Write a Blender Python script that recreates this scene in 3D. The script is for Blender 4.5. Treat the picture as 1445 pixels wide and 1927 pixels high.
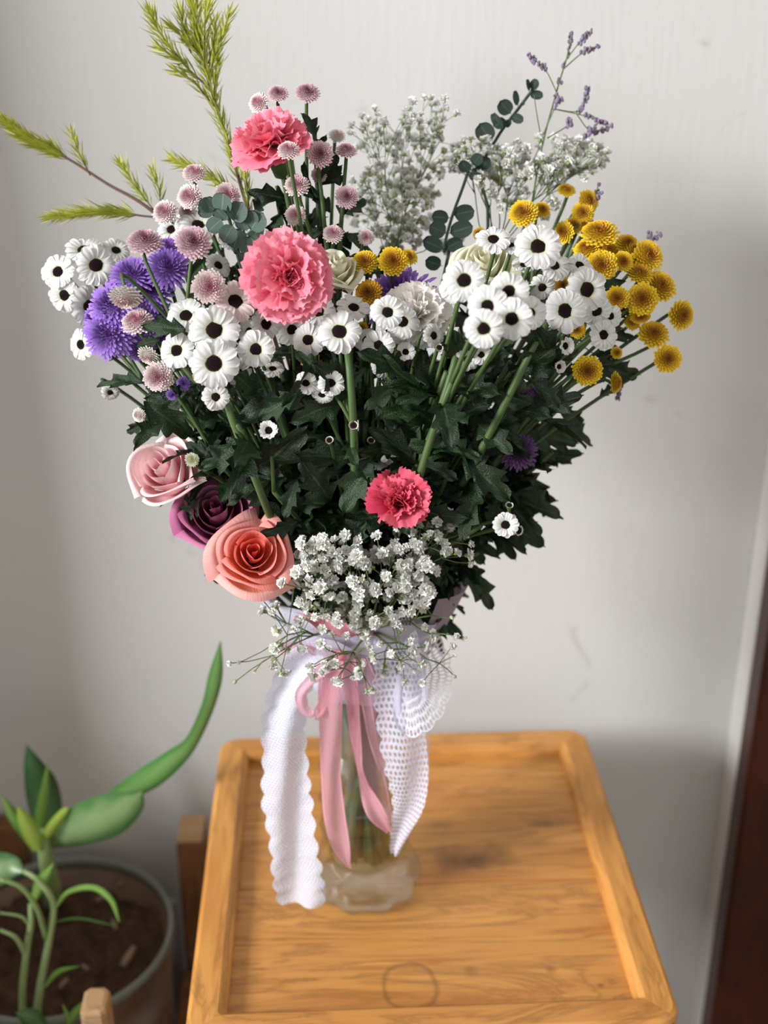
import bpy, math, random
from mathutils import Vector, Matrix, noise
R = random.Random(7)
PI = math.pi; D = bpy.data
for o in list(D.objects): D.objects.remove(o)
SC = bpy.context.scene
COL = SC.collection

# ------------------------------------------------------------------ camera
F, W, H = 2353.0, 1445, 1927
CAM = Vector((0, 0, 1.19)); TH = math.radians(24.5); YAW = math.radians(2.75)
FW = Vector((math.sin(YAW)*math.cos(TH), math.cos(YAW)*math.cos(TH), -math.sin(TH)))
RT = Vector((math.cos(YAW), -math.sin(YAW), 0)); UP = RT.cross(FW)
cd = D.cameras.new('camera'); cam = D.objects.new('camera', cd); COL.objects.link(cam)
cam.matrix_world = Matrix.Translation(CAM) @ Matrix((RT, UP, -FW)).transposed().to_4x4()
cd.sensor_fit = 'VERTICAL'; cd.sensor_height = 36; cd.sensor_width = 27; cd.lens = 36*F/H
cd.clip_start = 0.02
cd.dof.use_dof = True; cd.dof.focus_distance = 0.83; cd.dof.aperture_fstop = 4.2
SC.camera = cam
# ------------------------------------------------------------------ world, lights, exposure
wd = D.worlds.new('world'); SC.world = wd; wd.use_nodes = True
wd.node_tree.nodes['Background'].inputs[0].default_value = (1.0, 0.955, 0.90, 1)
wd.node_tree.nodes['Background'].inputs[1].default_value = 0.70
def area(name, loc, target, sx, sy, power, color):
    l = D.lights.new(name, 'AREA'); l.shape = 'RECTANGLE'; l.size = sx; l.size_y = sy; l.energy = power; l.color = color
    o = D.objects.new(name, l); COL.objects.link(o); o.location = loc
    o.rotation_euler = (Vector(target)-Vector(loc)).to_track_quat('-Z', 'Y').to_euler(); return o
LD = Vector((-1.75, -1.0, 0.80)).normalized()
area('daylight_outside_window', Vector((0.05, 0.90, 0.65))+LD*4.6, (0.05, 0.90, 0.65), 1.5, 1.0, 305, (0.985, 0.985, 1.0))
SC.view_settings.view_transform = 'Standard'; SC.view_settings.look = 'None'
SC.view_settings.gamma = 1; SC.view_settings.use_curve_mapping = False
SC.view_settings.exposure = 0.0

# ------------------------------------------------------------------ helpers
def P(px, py, Y):
    r = FW + RT*((px-W/2)/F) - UP*((py-H/2)/F)
    return CAM + r*(Y/r.y)
def ppm(p):   # metres per pixel of the photograph at a point
    return (Vector(p)-CAM).dot(FW)/F
class G:
    def __init__(s): s.v = []; s.f = []; s.c = []; s.u = []
    def add(s, p, c=(1, 1, 1), u=(0, 0)): s.v.append(tuple(p)); s.c.append(tuple(c)[:3]+(1,)); s.u.append((u[0], u[1], 0)); return len(s.v)-1
    def grid(s, fn, nu, nv, col=None, closed=False):
        b = len(s.v); m = nv if closed else nv+1
        for i in range(nu+1):
            for j in range(m):
                u = i/nu; v = j/nv
                s.add(fn(u, v), col(u, v) if col else (1, 1, 1), (u, v))
        for i in range(nu):
            for j in range(nv):
                a = b+i*m+j; c = b+i*m+(j+1) % m
                s.f.append((a, c, c+m, a+m))
    def tube(s, pts, rad, n=6, col=(1, 1, 1), cap=True):
        pts = [Vector(p) for p in pts]; k = len(pts)
        if not hasattr(rad, '__len__'): rad = [rad]*k
        t = (pts[1]-pts[0]).normalized(); x = t.orthogonal().normalized(); b = len(s.v)
        for i, p in enumerate(pts):
            t = (pts[min(i+1, k-1)]-pts[max(i-1, 0)])
            t = t.normalized() if t.length > 1e-9 else Vector((0, 0, 1))
            x = (x-t*x.dot(t)); x = x.normalized() if x.length > 1e-6 else t.orthogonal().normalized(); y = t.cross(x)
            for j in range(n):
                a = 2*PI*j/n; s.add(p+(x*math.cos(a)+y*math.sin(a))*rad[i], col, (i/(k-1), j/n))
        for i in range(k-1):
            for j in range(n):
                a = b+i*n+j; c = b+i*n+(j+1) % n; s.f.append((a, c, c+n, a+n))
        if cap:
            s.f.append(tuple(b+n-1-j for j in range(n))); s.f.append(tuple(b+(k-1)*n+j for j in range(n)))
    def lathe(s, prof, n=48, mod=None, col=(1, 1, 1)):
        b = len(s.v); m = len(prof)
        for i, (r, z) in enumerate(prof):
            for j in range(n):
                a = 2*PI*j/n; rr = r*(mod(i, a) if mod else 1)
                s.add((rr*math.cos(a), rr*math.sin(a), z), col, (i/(m-1), j/n))
        for i in range(m-1):
            for j in range(n):
                a = b+i*n+j; c = b+i*n+(j+1) % n; s.f.append((a, c, c+n, a+n))
    def box(s, lo, hi, bev=0.0):
        x0, y0, z0 = lo; x1, y1, z1 = hi; B = bev; b = len(s.v)
        if B <= 0:
            for x in (x0, x1):
                for y in (y0, y1):
                    for z in (z0, z1): s.add((x, y, z))
            for q in ((0, 1, 3, 2), (4, 6, 7, 5), (0, 4, 5, 1), (2, 3, 7, 6), (0, 2, 6, 4), (1, 5, 7, 3)): s.f.append(tuple(b+i for i in q))
            return
        rings = [(B, z0), (0, z0+B), (0, z1-B), (B*.3, z1-B*.3), (B, z1)]
        for (o_, z) in rings:
            for (x, y) in ((x0+o_+B, y0+o_), (x1-o_-B, y0+o_), (x1-o_, y0+o_+B), (x1-o_, y1-o_-B), (x1-o_-B, y1-o_), (x0+o_+B, y1-o_), (x0+o_, y1-o_-B), (x0+o_, y0+o_+B)): s.add((x, y, z))
        for i in range(4):
            for j in range(8):
                a = b+i*8+j; c = b+i*8+(j+1) % 8; s.f.append((a, c, c+8, a+8))
        s.f.append(tuple(b+7-j for j in range(8))); s.f.append(tuple(b+32+j for j in range(8)))
    def ball(s, c, r, n=6, col=(1, 1, 1), sq=1.0):
        b = len(s.v); c = Vector(c); m = max(3, n//2)
        for i in range(m+1):
            th = PI*i/m
            for j in range(n):
                a = 2*PI*j/n; s.add(c+Vector((math.sin(th)*math.cos(a), math.sin(th)*math.sin(a), math.cos(th)*sq))*r, col, (i/m, j/n))
        for i in range(m):
            for j in range(n):
                a = b+i*n+j; d = b+i*n+(j+1) % n; s.f.append((a, a+n, d+n, d))
    def merge(s, o, M, tint=None):
        b = len(s.v)
        for p, c, u in zip(o.v, o.c, o.u):
            s.v.append(tuple(M @ Vector(p))); s.c.append(c); s.u.append(u)
        s.f += [tuple(i+b for i in q) for q in o.f]
    def mesh(s, name, mat, smooth=True):
        m = D.meshes.new(name); m.from_pydata(s.v, [], s.f)
        a = m.attributes.new('Col', 'FLOAT_COLOR', 'POINT'); a.data.foreach_set('color', [x for c in s.c for x in c])
        a = m.attributes.new('uvp', 'FLOAT_VECTOR', 'POINT'); a.data.foreach_set('vector', [x for c in s.u for x in c])
        if smooth: m.polygons.foreach_set('use_smooth', [True]*len(m.polygons))
        m.materials.append(mat); m.update(); return m
WM = {}
def put(name, data, parent=None, M=None):
    o = D.objects.new(name, data); COL.objects.link(o); M = M or Matrix()
    WM[o.name] = M
    if parent: o.parent = parent; o.matrix_basis = WM[parent.name].inverted() @ M
    else: o.matrix_basis = M
    return o
def tag(o, label, cat, group=None):
    o['label'] = label; o['category'] = cat
    if group: o['group'] = group
    return o
def thing(name, loc, label, cat, group=None):
    return tag(put(name, None, None, Matrix.Translation(loc)), label, cat, group)
def struct(name, g, mat, smooth=False, parent=None):
    o = put(name, g.mesh(name, mat, smooth), parent, WM[parent.name] if parent else None)
    if not parent: o['kind'] = 'structure'
    return o
def lerp(a, b, t): return a+(b-a)*t
def mix(a, b, t): t = max(0, min(1, t)); return tuple(x+(y-x)*t for x, y in zip(a, b))
def spline(pts, n):
    pts = [Vector(p) for p in pts]; pts = [pts[0]*2-pts[1]]+pts+[pts[-1]*2-pts[-2]]; k = len(pts)-3; out = []
    for i in range(n+1):
        x = i/n*k; j = min(int(x), k-1); t = x-j; a, b, c, d = pts[j:j+4]
        out.append(0.5*((2*b)+(c-a)*t+(2*a-5*b+4*c-d)*t*t+(3*b-a-3*c+d)*t**3))
    return out
def frame(loc, z, sc=1.0, spin=0.0):
    z = Vector(z).normalized(); x = z.orthogonal().normalized(); x = (Matrix.Rotation(spin, 3, z) @ x); y = z.cross(x)
    m = Matrix((x, y, z)).transposed().to_4x4()
    return Matrix.Translation(loc) @ m @ Matrix.Diagonal((sc, sc, sc, 1))
def facing(p, a, b):
    t = (CAM-Vector(p)).normalized(); r = (RT-t*RT.dot(t)).normalized(); u = t.cross(r)*1.0
    if u.dot(UP) < 0: u = -u
    return (t+r*a+u*b).normalized()

# ------------------------------------------------------------------ materials
def mat(name, base=(.5, .5, .5), rough=.5, spec=.5, build=None, trans=0.0, alpha=None):
    m = D.materials.new(name); m.use_nodes = True; nt = m.node_tree; n = nt.nodes; L = nt.links
    b = n['Principled BSDF']; b.inputs['Base Color'].default_value = (*base, 1); b.inputs['Roughness'].default_value = rough
    b.inputs['Specular IOR Level'].default_value = spec
    src = build(n, L, b) if build else None
    out = n['Material Output']; sh = b.outputs[0]
    if trans:
        t = n.new('ShaderNodeBsdfTranslucent'); t.inputs[0].default_value = (*base, 1)
        if src: L.new(src, t.inputs[0])
        x = n.new('ShaderNodeMixShader'); x.inputs[0].default_value = trans; L.new(sh, x.inputs[1]); L.new(t.outputs[0], x.inputs[2]); sh = x.outputs[0]
    if alpha:
        a = alpha(n, L); tr = n.new('ShaderNodeBsdfTransparent'); x = n.new('ShaderNodeMixShader')
        if isinstance(a, float): x.inputs[0].default_value = a
        else: L.new(a, x.inputs[0])
        L.new(tr.outputs[0], x.inputs[1]); L.new(sh, x.inputs[2]); sh = x.outputs[0]
    L.new(sh, out.inputs[0]); return m
def N(n, t, **k):
    x = n.new('ShaderNode'+t)
    for a, v in k.items():
        if a.startswith('_'): x.inputs[a[1:].replace('_', ' ')].default_value = v
        else: setattr(x, a, v)
    return x
def math_(n, L, op, a, b=None, c=None):
    x = n.new('ShaderNodeMath'); x.operation = op
    for i, q in enumerate((a, b, c)):
        if q is None: continue
        if isinstance(q, (int, float)): x.inputs[i].default_value = q
        else: L.new(q, x.inputs[i])
    return x.outputs[0]
def ramp(n, L, fac, stops):
    r = n.new('ShaderNodeValToRGB'); e = r.color_ramp.elements
    while len(e) < len(stops): e.new(.5)
    for q, (p, c) in zip(e, stops): q.position = p; q.color = (*c, 1) if len(c) == 3 else c
    L.new(fac, r.inputs[0]); return r.outputs[0]
def mixc(n, L, fac, a, b, mode='MIX'):
    x = n.new('ShaderNodeMix'); x.data_type = 'RGBA'; x.blend_type = mode
    for i, q in ((0, fac), (6, a), (7, b)):
        if isinstance(q, (int, float)): x.inputs[i].default_value = q
        elif isinstance(q, tuple): x.inputs[i].default_value = (*q, 1)
        else: L.new(q, x.inputs[i])
    return x.outputs[2]
def vcol(rand=.06, bump=0.0, bscale=60):
    def f(n, L, b):
        a = N(n, 'Attribute', attribute_name='Col'); oi = N(n, 'ObjectInfo')
        h = N(n, 'HueSaturation'); L.new(a.outputs['Color'], h.inputs['Color'])
        L.new(math_(n, L, 'MULTIPLY_ADD', oi.outputs['Random'], rand*2, 1-rand), h.inputs['Value'])
        L.new(h.outputs[0], b.inputs['Base Color'])
        if bump:
            t = N(n, 'TexCoord'); q = N(n, 'TexNoise', _Scale=bscale); L.new(t.outputs['Object'], q.inputs['Vector'])
            bp = N(n, 'Bump', _Strength=bump, _Distance=.001); L.new(q.outputs[0], bp.inputs['Height']); L.new(bp.outputs[0], b.inputs['Normal'])
        return h.outputs[0]
    return f
def petal_veins(n, L, b):
    a = N(n, 'Attribute', attribute_name='Col'); u = N(n, 'Attribute', attribute_name='uvp'); oi = N(n, 'ObjectInfo')
    sx = N(n, 'SeparateXYZ'); L.new(u.outputs['Vector'], sx.inputs[0])
    cx = N(n, 'CombineXYZ'); L.new(math_(n, L, 'MULTIPLY', sx.outputs[0], 3.0), cx.inputs[0]); L.new(math_(n, L, 'MULTIPLY', sx.outputs[1], 45.0), cx.inputs[1])
    q = N(n, 'TexNoise', _Scale=1.0, _Detail=3.0); L.new(cx.outputs[0], q.inputs['Vector'])
    h = N(n, 'HueSaturation'); L.new(a.outputs['Color'], h.inputs['Color'])
    L.new(math_(n, L, 'MULTIPLY_ADD', q.outputs[0], .22, .89), h.inputs['Value']); L.new(math_(n, L, 'MULTIPLY_ADD', oi.outputs['Random'], .14, .93), h.inputs['Saturation'])
    L.new(h.outputs[0], b.inputs['Base Color'])
    bp = N(n, 'Bump', _Strength=.25, _Distance=.0015); L.new(q.outputs[0], bp.inputs['Height']); L.new(bp.outputs[0], b.inputs['Normal'])
    return h.outputs[0]
def leafy(dark, light, vein, rnd=.35):
    def f(n, L, b):
        u = N(n, 'Attribute', attribute_name='uvp'); s = N(n, 'SeparateXYZ'); L.new(u.outputs['Vector'], s.inputs[0])
        d = math_(n, L, 'ABSOLUTE', math_(n, L, 'SUBTRACT', s.outputs[1], .5))
        mid = math_(n, L, 'LESS_THAN', d, .035)
        sv = math_(n, L, 'FRACT', math_(n, L, 'SUBTRACT', math_(n, L, 'MULTIPLY', s.outputs[0], 6.0), math_(n, L, 'MULTIPLY', d, 4.0)))
        sv = math_(n, L, 'LESS_THAN', sv, .09)
        v = math_(n, L, 'MAXIMUM', mid, math_(n, L, 'MULTIPLY', sv, .5))
        t = N(n, 'TexCoord'); q = N(n, 'TexNoise', _Scale=40.0, _Detail=3.0); L.new(t.outputs['Object'], q.inputs['Vector'])
        oi = N(n, 'ObjectInfo')
        fac = math_(n, L, 'MULTIPLY_ADD', q.outputs[0], .6, math_(n, L, 'MULTIPLY_ADD', oi.outputs['Random'], rnd*2, -.3))
        c = mixc(n, L, fac, dark, light); c2 = mixc(n, L, math_(n, L, 'MULTIPLY', v, .55), c, vein)
        L.new(c2, b.inputs['Base Color'])
        bp = N(n, 'Bump', _Strength=.5, _Distance=.002); L.new(math_(n, L, 'SUBTRACT', q.outputs[0], math_(n, L, 'MULTIPLY', v, .8)), bp.inputs['Height']); L.new(bp.outputs[0], b.inputs['Normal'])
        return c2
    return f
M_petal = mat('petal_veined', rough=.55, spec=.25, build=petal_veins, trans=.22)
M_floret = mat('floret', rough=.6, spec=.2, build=vcol(.05), trans=.18)
M_centre = mat('daisy_centre', rough=.8, spec=.2, build=vcol(.1, 1.0, 900))
M_stem = mat('green_stem', (.13, .22, .07), .5, .3, leafy((.038, .075, .022), (.10, .16, .055), (.12, .18, .06)))
M_stem2 = mat('thin_green_stem', (.12, .18, .06), .6, .3)
M_brown = mat('brown_twig', (.12, .07, .045), .7, .2)
M_leaf = mat('mum_leaf', (.03, .08, .03), .42, .45, leafy((.005, .017, .005), (.021, .052, .015), (.06, .11, .04)), trans=.10)
M_euca = mat('eucalyptus_leaf', rough=.6, spec=.3, build=leafy((.085, .14, .115), (.17, .25, .21), (.25, .32, .27), .2), trans=.1)
M_euca2 = mat('dark_eucalyptus_leaf', rough=.55, spec=.3, build=leafy((.03, .055, .045), (.07, .11, .085), (.12, .16, .12), .2), trans=.1)
M_needle = mat('needle_leaf', rough=.5, spec=.3, build=vcol(.05), trans=.3)
M_pleaf = mat('pot_plant_leaf', rough=.35, spec=.5, build=vcol(.08, .3, 30), trans=.15)
def wallb(base, marks=True):
    def f(n, L, b):
        t = N(n, 'TexCoord'); mp = N(n, 'Mapping'); mp.inputs['Scale'].default_value = (170, 170, 22); L.new(t.outputs['Object'], mp.inputs[0])
        q = N(n, 'TexNoise', _Scale=1.0, _Detail=4.0); L.new(mp.outputs[0], q.inputs['Vector'])
        q2 = N(n, 'TexNoise', _Scale=3.0, _Detail=3.0); L.new(t.outputs['Object'], q2.inputs['Vector'])
        q3 = N(n, 'TexNoise', _Scale=14.0, _Detail=5.0); q3.inputs['Distortion'].default_value = 1.5; L.new(t.outputs['Object'], q3.inputs['Vector'])
        c = mixc(n, L, q2.outputs[0], tuple(x*.93 for x in base), base)
        sm = ramp(n, L, q3.outputs[0], [(0, (1, 1, 1)), (.685, (1, 1, 1)), (.76, (.80, .78, .75)), (1, (.75, .73, .7))])
        c = mixc(n, L, 1.0, c, sm, 'MULTIPLY'); L.new(c, b.inputs['Base Color'])
        bp = N(n, 'Bump', _Strength=.16, _Distance=.002); L.new(q.outputs[0], bp.inputs['Height']); L.new(bp.outputs[0], b.inputs['Normal'])
    return f
M_wall = mat('painted_plaster', rough=.75, spec=.25, build=wallb((.675, .675, .665)))
def wood(c1, c2, c3, axis=0, scale=1.0, bump=.25, knots=True, stains_shadows=()):
    def f(n, L, b):
        t = N(n, 'TexCoord'); oi = N(n, 'ObjectInfo'); s = [9*scale, 9*scale, 9*scale]; s[axis] = 1.6*scale
        mp = N(n, 'Mapping'); mp.inputs['Scale'].default_value = s; L.new(t.outputs['Object'], mp.inputs[0])
        cx = N(n, 'CombineXYZ')
        for i in range(3): L.new(math_(n, L, 'MULTIPLY', oi.outputs['Random'], 31.0+i*17), cx.inputs[i])
        va = N(n, 'VectorMath', operation='ADD'); L.new(mp.outputs[0], va.inputs[0]); L.new(cx.outputs[0], va.inputs[1])
        q = N(n, 'TexNoise', _Scale=2.2, _Detail=6.0, _Roughness=.6); q.inputs['Distortion'].default_value = 1.2; L.new(va.outputs[0], q.inputs['Vector'])
        w = math_(n, L, 'FRACT', math_(n, L, 'MULTIPLY', q.outputs[0], 7.0))
        w = math_(n, L, 'ABSOLUTE', math_(n, L, 'MULTIPLY_ADD', w, 2.0, -1.0))
        ms = N(n, 'Mapping'); s2 = [260.0]*3; s2[axis] = 16; ms.inputs['Scale'].default_value = s2; L.new(t.outputs['Object'], ms.inputs[0])
        fg = N(n, 'TexNoise', _Scale=1.0, _Detail=3.0); L.new(ms.outputs[0], fg.inputs['Vector'])
        c = mixc(n, L, ramp(n, L, q.outputs[0], [(.3, (0, 0, 0)), (.7, (1, 1, 1))]), c1, c2)
        c = mixc(n, L, math_(n, L, 'MULTIPLY', math_(n, L, 'POWER', w, 3.0), .5), c, c3)
        c = mixc(n, L, math_(n, L, 'MULTIPLY', ramp(n, L, fg.outputs[0], [(.5, (0, 0, 0)), (.75, (1, 1, 1))]), .35), c, c3)
        pn = N(n, 'TexNoise', _Scale=3.1, _Detail=2.0); L.new(va.outputs[0], pn.inputs['Vector'])
        c = mixc(n, L, math_(n, L, 'MULTIPLY', ramp(n, L, pn.outputs[0], [(.52, (0, 0, 0)), (.72, (1, 1, 1))]), .5), c, tuple(x_*y_ for x_, y_ in zip(c1, (.55, .36, .25))))
        if knots:
            vo = N(n, 'TexVoronoi', _Scale=9.0); L.new(t.outputs['Object'], vo.inputs['Vector'])
            k = ramp(n, L, vo.outputs['Distance'], [(0, (1, 1, 1)), (.05, (.8, .8, .8)), (.09, (0, 0, 0))])
            c = mixc(n, L, math_(n, L, 'MULTIPLY', k, .6), c, (.09, .045, .02))
        if stains_shadows:
            for (cx_, cy_, rx, ry, r0, wd_, am) in stains_shadows:
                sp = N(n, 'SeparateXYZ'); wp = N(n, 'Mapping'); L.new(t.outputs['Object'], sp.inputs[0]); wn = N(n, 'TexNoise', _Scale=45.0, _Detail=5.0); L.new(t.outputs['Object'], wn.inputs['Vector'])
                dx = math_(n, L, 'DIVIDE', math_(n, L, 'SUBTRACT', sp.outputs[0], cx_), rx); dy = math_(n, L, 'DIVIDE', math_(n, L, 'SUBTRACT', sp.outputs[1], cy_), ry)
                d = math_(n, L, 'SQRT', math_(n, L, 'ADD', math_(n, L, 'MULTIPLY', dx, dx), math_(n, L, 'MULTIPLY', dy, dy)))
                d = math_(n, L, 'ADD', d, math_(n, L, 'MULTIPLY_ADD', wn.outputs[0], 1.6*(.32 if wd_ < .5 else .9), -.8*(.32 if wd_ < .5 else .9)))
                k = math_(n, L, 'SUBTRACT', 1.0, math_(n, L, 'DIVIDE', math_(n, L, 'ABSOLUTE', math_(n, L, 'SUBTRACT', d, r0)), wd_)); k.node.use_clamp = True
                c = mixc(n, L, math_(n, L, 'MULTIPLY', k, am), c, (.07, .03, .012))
        L.new(c, b.inputs['Base Color'])
        bp = N(n, 'Bump', _Strength=bump, _Distance=.0006); L.new(fg.outputs[0], bp.inputs['Height']); L.new(bp.outputs[0], b.inputs['Normal'])
    return f
OR = ((.66, .315, .085), (.50, .215, .045), (.20, .08, .02))
def TP(px, py):
    q = P(px, py, 1.0)-CAM; q = CAM+q*((CAM.z-.44)/-q.z); return q.x, q.y
M_woodX = mat('stool_wood_crosswise', rough=.42, spec=.4, build=wood(*OR, axis=0, stains_shadows=[(*TP(772, 1852), .021, .024, 1.0, .14, .42), (*TP(890, 1612), .050, .024, 0, 1.0, .8), (*TP(1030, 1545), .028, .010, 0, 1.0, .6), (*TP(1040, 1425), .045, .014, 0, 1.0, .55), (*TP(1120, 1700), .02, .012, 0, 1.0, .3), (*TP(1035, 1820), .006, .006, 0, 1.0, .6), (*TP(1130, 1850), .004, .003, 0, 1.0, .7), (*TP(820, 1550), .02, .006, 0, 1.0, .7)]))  # ring and small spots are stains; dark patches behind vase are painted-in shadow
M_woodY = mat('stool_wood_lengthwise', rough=.42, spec=.4, build=wood((.72, .35, .09), (.58, .26, .055), OR[2], axis=1, bump=.2, knots=False))
M_woodZ = mat('stool_leg_wood', rough=.45, spec=.4, build=wood(*OR, axis=2, knots=False))
M_dwood = mat('dark_red_wood', rough=.35, spec=.5, build=wood((.075, .018, .009), (.05, .011, .006), (.02, .006, .004), axis=2, knots=False))
M_bwood = mat('brown_old_wood', rough=.6, spec=.3, build=wood((.26, .12, .05), (.17, .075, .03), (.06, .03, .015), axis=2))
M_bwood2 = mat('pale_end_grain', rough=.7, spec=.2, build=wood((.50, .33, .18), (.42, .26, .13), (.25, .14, .07), axis=0, knots=False))
def glass(name, tint, refr, mixg=.15):
    m = D.materials.new(name); m.use_nodes = True; n = m.node_tree.nodes; L = m.node_tree.links; n.remove(n['Principled BSDF'])
    g = N(n, 'BsdfGlass'); g.inputs['Color'].default_value = (*tint, 1); g.inputs['Roughness'].default_value = 0.01; g.inputs['IOR'].default_value = refr
    t = N(n, 'BsdfTransparent'); t.inputs[0].default_value = (*tint, 1)
    gl = N(n, 'BsdfGlossy'); gl.inputs['Roughness'].default_value = .02; fr = N(n, 'Fresnel'); fr.inputs[0].default_value = refr; y = N(n, 'MixShader'); ge = N(n, 'NewGeometry'); L.new(math_(n, L, 'MULTIPLY', math_(n, L, 'MULTIPLY_ADD', fr.outputs[0], .8, .07), math_(n, L, 'SUBTRACT', 1.0, ge.outputs['Backfacing'])), y.inputs[0]); L.new(t.outputs[0], y.inputs[1]); L.new(gl.outputs[0], y.inputs[2])
    x = N(n, 'MixShader'); x.inputs[0].default_value = mixg; L.new(y.outputs[0], x.inputs[1]); L.new(g.outputs[0], x.inputs[2]); L.new(x.outputs[0], n['Material Output'].inputs[0]); return m
M_glass = glass('clear_glass', (.93, .955, .94), 1.45, .27)
M_water = glass('water', (.93, .96, .92), 1.2)
def uvxy(n, L):
    u = N(n, 'Attribute', attribute_name='uvp'); s = N(n, 'SeparateXYZ'); L.new(u.outputs['Vector'], s.inputs[0]); return s.outputs[0], s.outputs[1]
def lace_alpha(nu, nv, hole, low=.45):
    def f(n, L):
        u, v = uvxy(n, L)
        row = math_(n, L, 'MULTIPLY', u, nu); col = math_(n, L, 'MULTIPLY', v, nv)
        sh = math_(n, L, 'MULTIPLY', math_(n, L, 'FLOOR', row), .5)
        a = math_(n, L, 'SUBTRACT', math_(n, L, 'FRACT', row), .5); b = math_(n, L, 'SUBTRACT', math_(n, L, 'FRACT', math_(n, L, 'ADD', col, sh)), .5)
        d = math_(n, L, 'ADD', math_(n, L, 'POWER', math_(n, L, 'ABSOLUTE', a), 2.0), math_(n, L, 'POWER', math_(n, L, 'ABSOLUTE', b), 2.0))
        d = math_(n, L, 'SQRT', d)
        return ramp(n, L, math_(n, L, 'DIVIDE', d, hole), [(0, (low,)*3), (.45, (low,)*3), (.55, (1, 1, 1)), (1, (1, 1, 1))])
    return f
def fabric(scale, s=.4):
    def f(n, L, b):
        t = N(n, 'TexCoord'); q = N(n, 'TexVoronoi', _Scale=scale); L.new(t.outputs['Object'], q.inputs['Vector'])
        bp = N(n, 'Bump', _Strength=s, _Distance=.001); L.new(q.outputs[0], bp.inputs['Height']); L.new(bp.outputs[0], b.inputs['Normal'])
    return f
M_lace = mat('white_lace', (.80, .83, .95), .8, .1, fabric(420, .4), trans=.35, alpha=lace_alpha(120, 15, .62, .45))
M_lace2 = mat('open_lace', (.80, .79, .90), .8, .1, fabric(420, .4), trans=.35, alpha=lace_alpha(46, 11, .66, .25))
M_croch = mat('white_crochet', (.85, .85, .90), .8, .1, fabric(500), trans=.3, alpha=lace_alpha(5, 34, .74, .05))
M_tulle = mat('white_tulle', (.78, .78, .90), .7, .1, fabric(600), trans=.4, alpha=lambda n, L: .86)
M_sheer = mat('white_sheer', (.84, .84, .93), .7, .1, fabric(600), trans=.4, alpha=lambda n, L: .38)
M_band = mat('mauve_gauze', (.52, .43, .50), .8, .1, fabric(300, .8), trans=.35, alpha=lambda n, L: .93)
def org_alpha(a):
    def f(n, L):
        u, v = uvxy(n, L); d = math_(n, L, 'ABSOLUTE', math_(n, L, 'SUBTRACT', v, .5))
        e = math_(n, L, 'GREATER_THAN', d, .43); return math_(n, L, 'MULTIPLY_ADD', e, .97-a, a)
    return f
M_org = mat('pink_organza', (.93, .46, .55), .5, .3, fabric(700), trans=.4, alpha=org_alpha(.66))
M_org2 = mat('sheer_pink_organza', (.80, .45, .54), .5, .3, fabric(700), trans=.4, alpha=org_alpha(.34))
M_sat = mat('pink_satin', (.93, .36, .45), .4, .4, trans=.3)

# ------------------------------------------------------------------ setting
g = G(); g.box((-.52, 1.16, -.09), (1.4, 1.26, 2.4)); struct('wall_back', g, M_wall)
g = G()   # wall with a window opening on the left, outside the frame
for lo, hi in (((-.62, -2.2, -.09), (-.52, 1.26, .52)), ((-.62, -2.2, 1.95), (-.52, 1.26, 2.4)), ((-.62, .92, .52), (-.52, 1.26, 1.95)), ((-.62, -2.2, .52), (-.52, -.7, 1.95))): g.box(lo, hi)
struct('wall_left', g, M_wall)
g = G()
for y in (-.7, .88): g.box((-.615, y, .52), (-.575, y+.04, 1.95))
g.box((-.615, -.66, .52), (-.575, .88, .555)); g.box((-.615, -.66, 1.915), (-.575, .88, 1.95))
struct('window_1', g, mat('white_window_paint', (.7, .7, .68), .5))
def floorb(n, L, b):
    t = N(n, 'TexCoord'); q = N(n, 'TexNoise', _Scale=6.0, _Detail=6.0); L.new(t.outputs['Object'], q.inputs['Vector'])
    L.new(mixc(n, L, q.outputs[0], (.10, .065, .045), (.19, .13, .09)), b.inputs['Base Color'])
g = G(); g.box((-.62, -2.2, -.15), (1.4, 1.26, -.09)); struct('floor', g, mat('brown_floor', rough=.5, build=floorb))
g = G(); g.box((.444, 1.124, -.09), (.464, 1.16, 2.4), .002); struct('trim_1', g, mat('white_trim_paint', (.74, .73, .71), .55))
g = G(); g.box((.4445, 1.088, -.09), (.53, 1.1235, 2.4), .004); g.box((.53, 1.068, -.09), (.56, 1.16, 2.4), .003); dr = struct('door_1', g, M_dwood)
g = G(); g.box((.56, 1.10, -.09), (1.3, 1.135, 2.1)); struct('door_panel', g, M_dwood, parent=dr)

# ------------------------------------------------------------------ stool with tray top
ZT = .45; X0, X1, Y0, Y1 = -.116, .2595, .686, 1.075; RW = .030
st = thing('wooden_stool', (.072, .88, -.09), 'square honey-brown wooden stool with a raised rim holding the vase', 'stool')
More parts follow.
